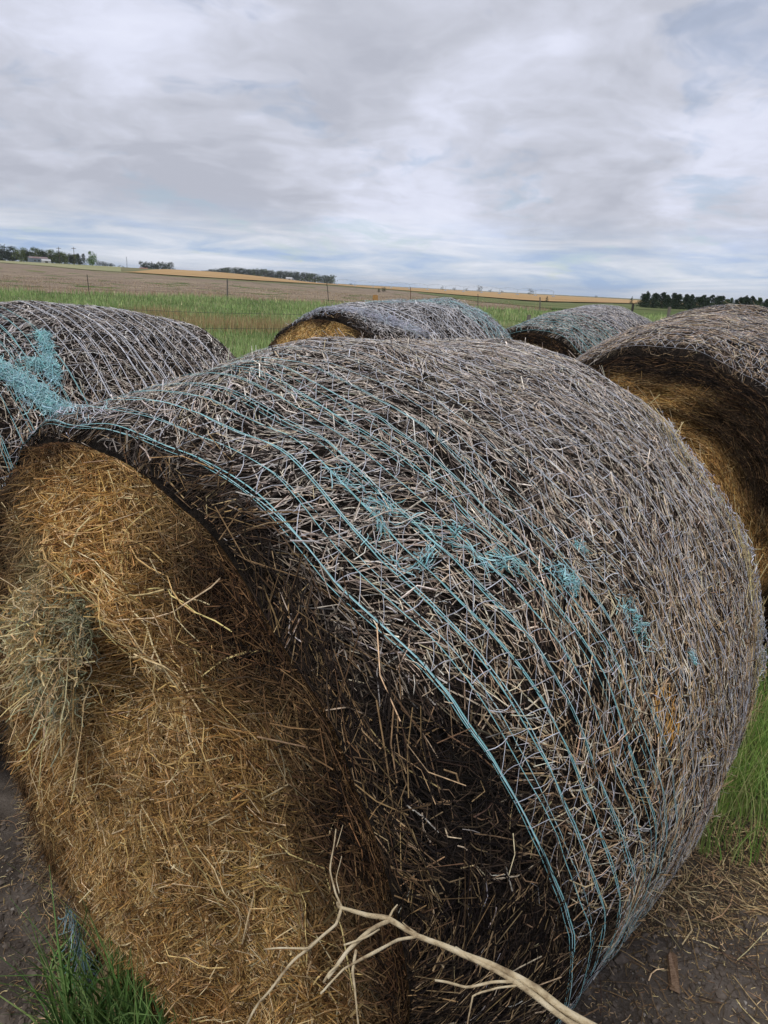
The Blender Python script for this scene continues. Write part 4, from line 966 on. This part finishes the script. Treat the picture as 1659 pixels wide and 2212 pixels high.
# clump and belts on the horizon
for k_ in range(11):
    plant_tree(308+k_*6+rng.uniform(-2, 2), 586, 600+rng.uniform(-10, 10), rng.uniform(5.2, 7.2), rng.uniform(6, 8), 'broad', BG_ if k_ % 2 else DG, 'dusky tree in the small clump on the skyline by the red shed', 'tree clump by the red shed', 'broadleaf_tree', k_ % 3, 900)
for k_ in range(48):
    px = 437+k_*5.95+rng.uniform(-3, 3); 
    hh = np.interp(px, [437, 470, 500, 620, 724], [3.5, 6.5, 9.0, 10.0, 9.5])*rng.uniform(.85, 1.12)
    plant_tree(px, 600, 820+rng.uniform(-20, 20), hh, rng.uniform(11, 15), 'broad', (BG_, DG, MG)[k_ % 3], 'tree in the long dark shelterbelt on the skyline behind the wheat', 'shelterbelt trees on the middle skyline', 'broadleaf_tree', k_ % 3, 900)
# tiny far trees
for (px, d, h, w, lb) in [(1148, 900, 8, 9, 'small round tree alone on the skyline above the wheat'), (1036, 1300, 12, 13, 'largest tree of the distant row under the pivot irrigator'),
                          (955, 1350, 7, 8, 'left small tree of the distant row under the pivot irrigator'), (982, 1350, 6, 9, 'second small tree of the distant row under the pivot irrigator'), (1008, 1350, 6, 8, 'third small tree of the distant row under the pivot irrigator'),
                          (1060, 1350, 6, 9, 'small tree just right of the largest distant one'), (1085, 1350, 5, 8, 'last small tree of the distant row'), (1290, 1200, 4, 6, 'tiny tree on the skyline right of the lone round one'),
                          (261, 560, 2.6, 3, 'tiny lone tree right of the left wood, left of its pair'), (268, 560, 2.2, 2.6, 'tiny lone tree right of the left wood, right of its pair'), (758, 900, 3, 5, 'tiny bush on the skyline right of the shelterbelt')]:
    plant_tree(px, 620, d, h, w, 'broad', BG_, lb, None, 'broadleaf_tree', 2, 400)
for (px, yb, h, w, lb) in [(818, 632, 2.6, 4.0, 'dark bush at the wheat edge, left of its pair'), (829, 631, 4.0, 4.6, 'larger dark bush at the wheat edge, right of its pair'), (706, 618, 2.2, 2.2, 'tiny bush on the green line below the wheat'),
                           (1181, 653, 1.8, 1.6, 'small round dark bush at the lower edge of the wheat'), (1363, 659, 3.2, 2.4, 'small dark cedar left of the cedar grove')]:
    p = ground_hit(px, yb); d_ = float(np.hypot(p[0], p[1])); hpx = {2.6: 8, 4.0: 11, 2.2: 6, 1.8: 12, 3.2: 16}[h]; hh = hpx/F*d_
    plant_tree(px, yb, d_, hh, hh*w/h, 'cedar' if h < 3.5 else 'broad', DG, lb, None, 'bush', 0, 500)
# cedar grove at the right
cx_ = [1386, 1398, 1412, 1428, 1440, 1455, 1466, 1480, 1494, 1508, 1522, 1537, 1552, 1566, 1580, 1594, 1608, 1622, 1636, 1650, 1664, 1680, 1697, 1715]
for k_, px in enumerate(cx_):
    light = k_ in (13, 14, 18)
    plant_tree(px+rng.uniform(-3, 3), 665, 165+rng.uniform(-5, 5), rng.uniform(2.6, 3.6), rng.uniform(3.0, 4.0), 'cedar', (.062, .095, .032) if light else (.028, .048, .022),
               'lighter olive cedar in the grove at the right horizon' if light else 'dark green cedar in the front row of the grove at the right horizon', 'lighter cedars of the right grove' if light else 'front row of cedars at right', 'cedar_tree', k_ % 3, 1300)
for k_ in range(22):
    plant_tree(1392+k_*14+rng.uniform(-5, 5), 665, 180+rng.uniform(-5, 8), rng.uniform(2.7, 3.5), rng.uniform(3.2, 4.4), 'cedar', (.024, .04, .02), 'dark green cedar in the back row of the grove at the right horizon', 'back row of cedars at right', 'cedar_tree', k_ % 3, 1300)

# ------------------------------------------------------------------ farm buildings, poles, irrigator
def place(px, d):
    rr = ray(px, 600); hz = math.hypot(rr[0], rr[1]); x, y = rr[0]/hz*d, rr[1]/hz*d
    return (x, y, float(terr(x, y))), math.atan2(-x, y)
loc, rz = place(88, 415); bn = empty('barn', loc, rz+.12); bn.scale = (.78, .78, .70); tag(bn, 'grey sheet metal barn with a rust streaked roof before the left wood', 'barn')
w2, dp, hw, hr_ = 5.6, 4.5, 3.0, 4.1
MB().box(-w2, w2, 0, dp*2, -.3, hw).build('wall', M_STEELG, bn)
prof = [(-.15, hw-.1), (.3*dp, hw+.75), (dp, hr_), (1.7*dp, hw+.75), (2*dp+.15, hw-.1)]
V = np.array([[sx*(w2+.15), y_, z_+o_] for o_ in (0, .12) for sx in (-1, 1) for y_, z_ in prof]); npf = len(prof); Q = []
for o_ in (0, 2*npf):
    for j in range(npf-1): Q.append([o_+j, o_+j+1, o_+npf+j+1, o_+npf+j])
Q += [[0, npf, 3*npf, 2*npf], [npf-1, 2*npf-1, 4*npf-1, 3*npf-1]]
for e_ in (0, npf):
    for j in range(npf-1): Q.append([e_+j, e_+j+1, 2*npf+e_+j+1, 2*npf+e_+j])
mk('roof', V, np.array(Q), M_ROOFR, bn)
V = np.array([[sx*w2, y_, z_] for sx in (-1, 1) for y_, z_ in prof] + [[sx*w2, dp, hw-.3] for sx in (-1, 1)])
mk('gable', V, np.array([[e_*npf+j, e_*npf+j+1, 2*npf+e_] for e_ in (0, 1) for j in range(npf-1)]), M_STEELG, bn)
for xx_ in (-2.4, 0, 2.4): MB().box(xx_-.45, xx_+.45, -.05, -.003, .9, 1.9).build('window', M_TPOST, bn)
MB().box(3.4, 5.0, -.06, -.003, 0, 2.3).build('door', M_TPOST, bn)
def shed(px, d, w, dep, h, hr2, mw, mr, label, name='shed', cat='shed', tilt=.1):
    loc, rz = place(px, d); s_ = empty(name, loc, rz+tilt); s_.scale = (.8, .8, .75); tag(s_, label, cat)
    MB().box(-w, w, 0, dep, -.3, h).build('wall', mw, s_)
    V = np.array([[-w-.1, -.1, h], [w+.1, -.1, h], [w+.1, dep+.1, h], [-w-.1, dep+.1, h], [-w-.1, dep/2, hr2], [w+.1, dep/2, hr2]])+[0, 0, .01]
    mk('roof', V, [np.array([[0, 1, 5, 4], [2, 3, 4, 5], [0, 3, 2, 1]]), np.array([[0, 4, 3], [1, 2, 5]])], mr, s_)
    MB().box(-w*.3, w*.3, -.05, -.003, 0, h*.8).build('door', M_TPOST, s_)
shed(104, 412, 2.6, 5, 1.5, 2.6, M_WHITE, M_WHITE, 'small white shed attached at the right of the grey barn')
shed(72, 422, 1.5, 3, 1.6, 2.2, M_STEELG, M_STEELG, 'small grey lean-to shed at the left end of the grey barn')
shed(312, 585, 3.6, 5, 1.0, 1.8, M_RED, M_RED, 'long low red shed on the skyline below the tree clump')
shed(336, 585, 2.0, 4, .7, 1.2, M_WHITE, M_WHITE, 'low white shed on the skyline right of the red one')
shed(625, 780, 4.2, 7, 2.6, 4.4, M_WHITE, M_WHITE, 'white barn standing before the long shelterbelt', 'barn', 'barn')
def pole(px, d, h, label):
    loc, _ = place(px, d); p_ = empty('power_pole', loc); tag(p_, label, 'pole', None)
    MB().tube(np.array([[0, 0, -.3], [0, 0, h]]), [.17, .11], 8).build('post', M_BARK, p_); MB().box(-1.1, 1.1, -.07, .07, h-.8, h-.6).build('crossarm', M_BARK, p_)
pole(132.5, 400, 8.0, 'left wooden power pole before the left wood'); pole(164.5, 400, 8.4, 'right wooden power pole, beside the two dark cedars')
loc, _ = place(276, 600); ms = empty('lattice_mast', loc); tag(ms, 'thin lattice mast on the skyline between the left wood and the clump', 'mast')
mb = MB()
for a in (0, 2.09, 4.19):
    mb.tube(np.array([[.6*math.cos(a), .6*math.sin(a), 0], [.15*math.cos(a), .15*math.sin(a), 9]]), .06, 5)
for z_ in np.arange(1, 9, 1.):
    s_ = .6-.05*z_; c3 = [np.array([s_*math.cos(a), s_*math.sin(a), z_]) for a in (0, 2.09, 4.19)]
    for k_ in range(3): mb.tube(np.array([c3[k_], c3[(k_+1) % 3]+[0, 0, .5]]), .03, 4)
mb.build('frame', M_STEELG, ms)
# centre pivot irrigator
pv_ = empty('pivot_irrigator', (0, 0, 0)); tag(pv_, 'long thin centre pivot irrigator spanning the wheat at the skyline', 'irrigator')
pxs = np.linspace(728, 1200, 13); 
pts = []
for k_, px in enumerate(pxs):
    d_ = 640-k_*9; rr = ray(px, 600); hz = math.hypot(rr[0], rr[1]); pts.append(np.array([rr[0]/hz*d_, rr[1]/hz*d_, float(terr(rr[0]/hz*d_, rr[1]/hz*d_))]))
M_GALV = mat_noise('galvanised pipe', (.34, .40, .46), (.46, .52, .58), 1, .5, .4)
for k_, p in enumerate(pts):
    mb = MB(); t_ = p+[0, 0, 4.0]
    for sx in (-1.6, 1.6): mb.tube(np.array([p+[0, sx, 0], t_]), .09, 5); mb.tube(np.array([p+[.9, sx, .5], p+[-.9, sx, .5]]), .3, 8)
    mb.tube(np.array([p+[0, -1.6, .6], p+[0, 1.6, .6]]), .07, 5); mb.build('tower', M_GALV, pv_)
for a, b_ in zip(pts[:-1], pts[1:]):
    mb = MB(); t = np.linspace(0, 1, 9)[:, None]; up_ = a+(b_-a)*t+np.array([0, 0, 1])*(4.0+1.1*np.sin(t*np.pi)); lo_ = a+(b_-a)*t+np.array([0, 0, 1])*(4.0-.25*np.sin(t*np.pi)); mb.tube(up_, .085, 5); mb.tube(lo_, .035, 4)
    for j in range(1, 8): mb.tube(np.array([up_[j], lo_[j-1 if j % 2 else j+1]]), .03, 4)
    mb.build('span', M_GALV, pv_)
# small distant utility structure on the skyline, right

# ------------------------------------------------------------------ thin air haze over the far fields
V, Q = box(-6000, 6000, -6000, 6000, -5, 60)
hm = bpy.data.materials.new('haze'); hm.use_nodes = True; hn = hm.node_tree; hn.nodes.clear()
pvn = hn.nodes.new('ShaderNodeVolumePrincipled'); pvn.inputs['Density'].default_value = .00012; pvn.inputs['Color'].default_value = (.84, .91, 1.0, 1)
hn.links.new(pvn.outputs[0], hn.nodes.new('ShaderNodeOutputMaterial').inputs['Volume'])
tag(mk('haze', V, Q, hm), 'thin pale air haze over the distant fields', 'haze', kind='stuff')
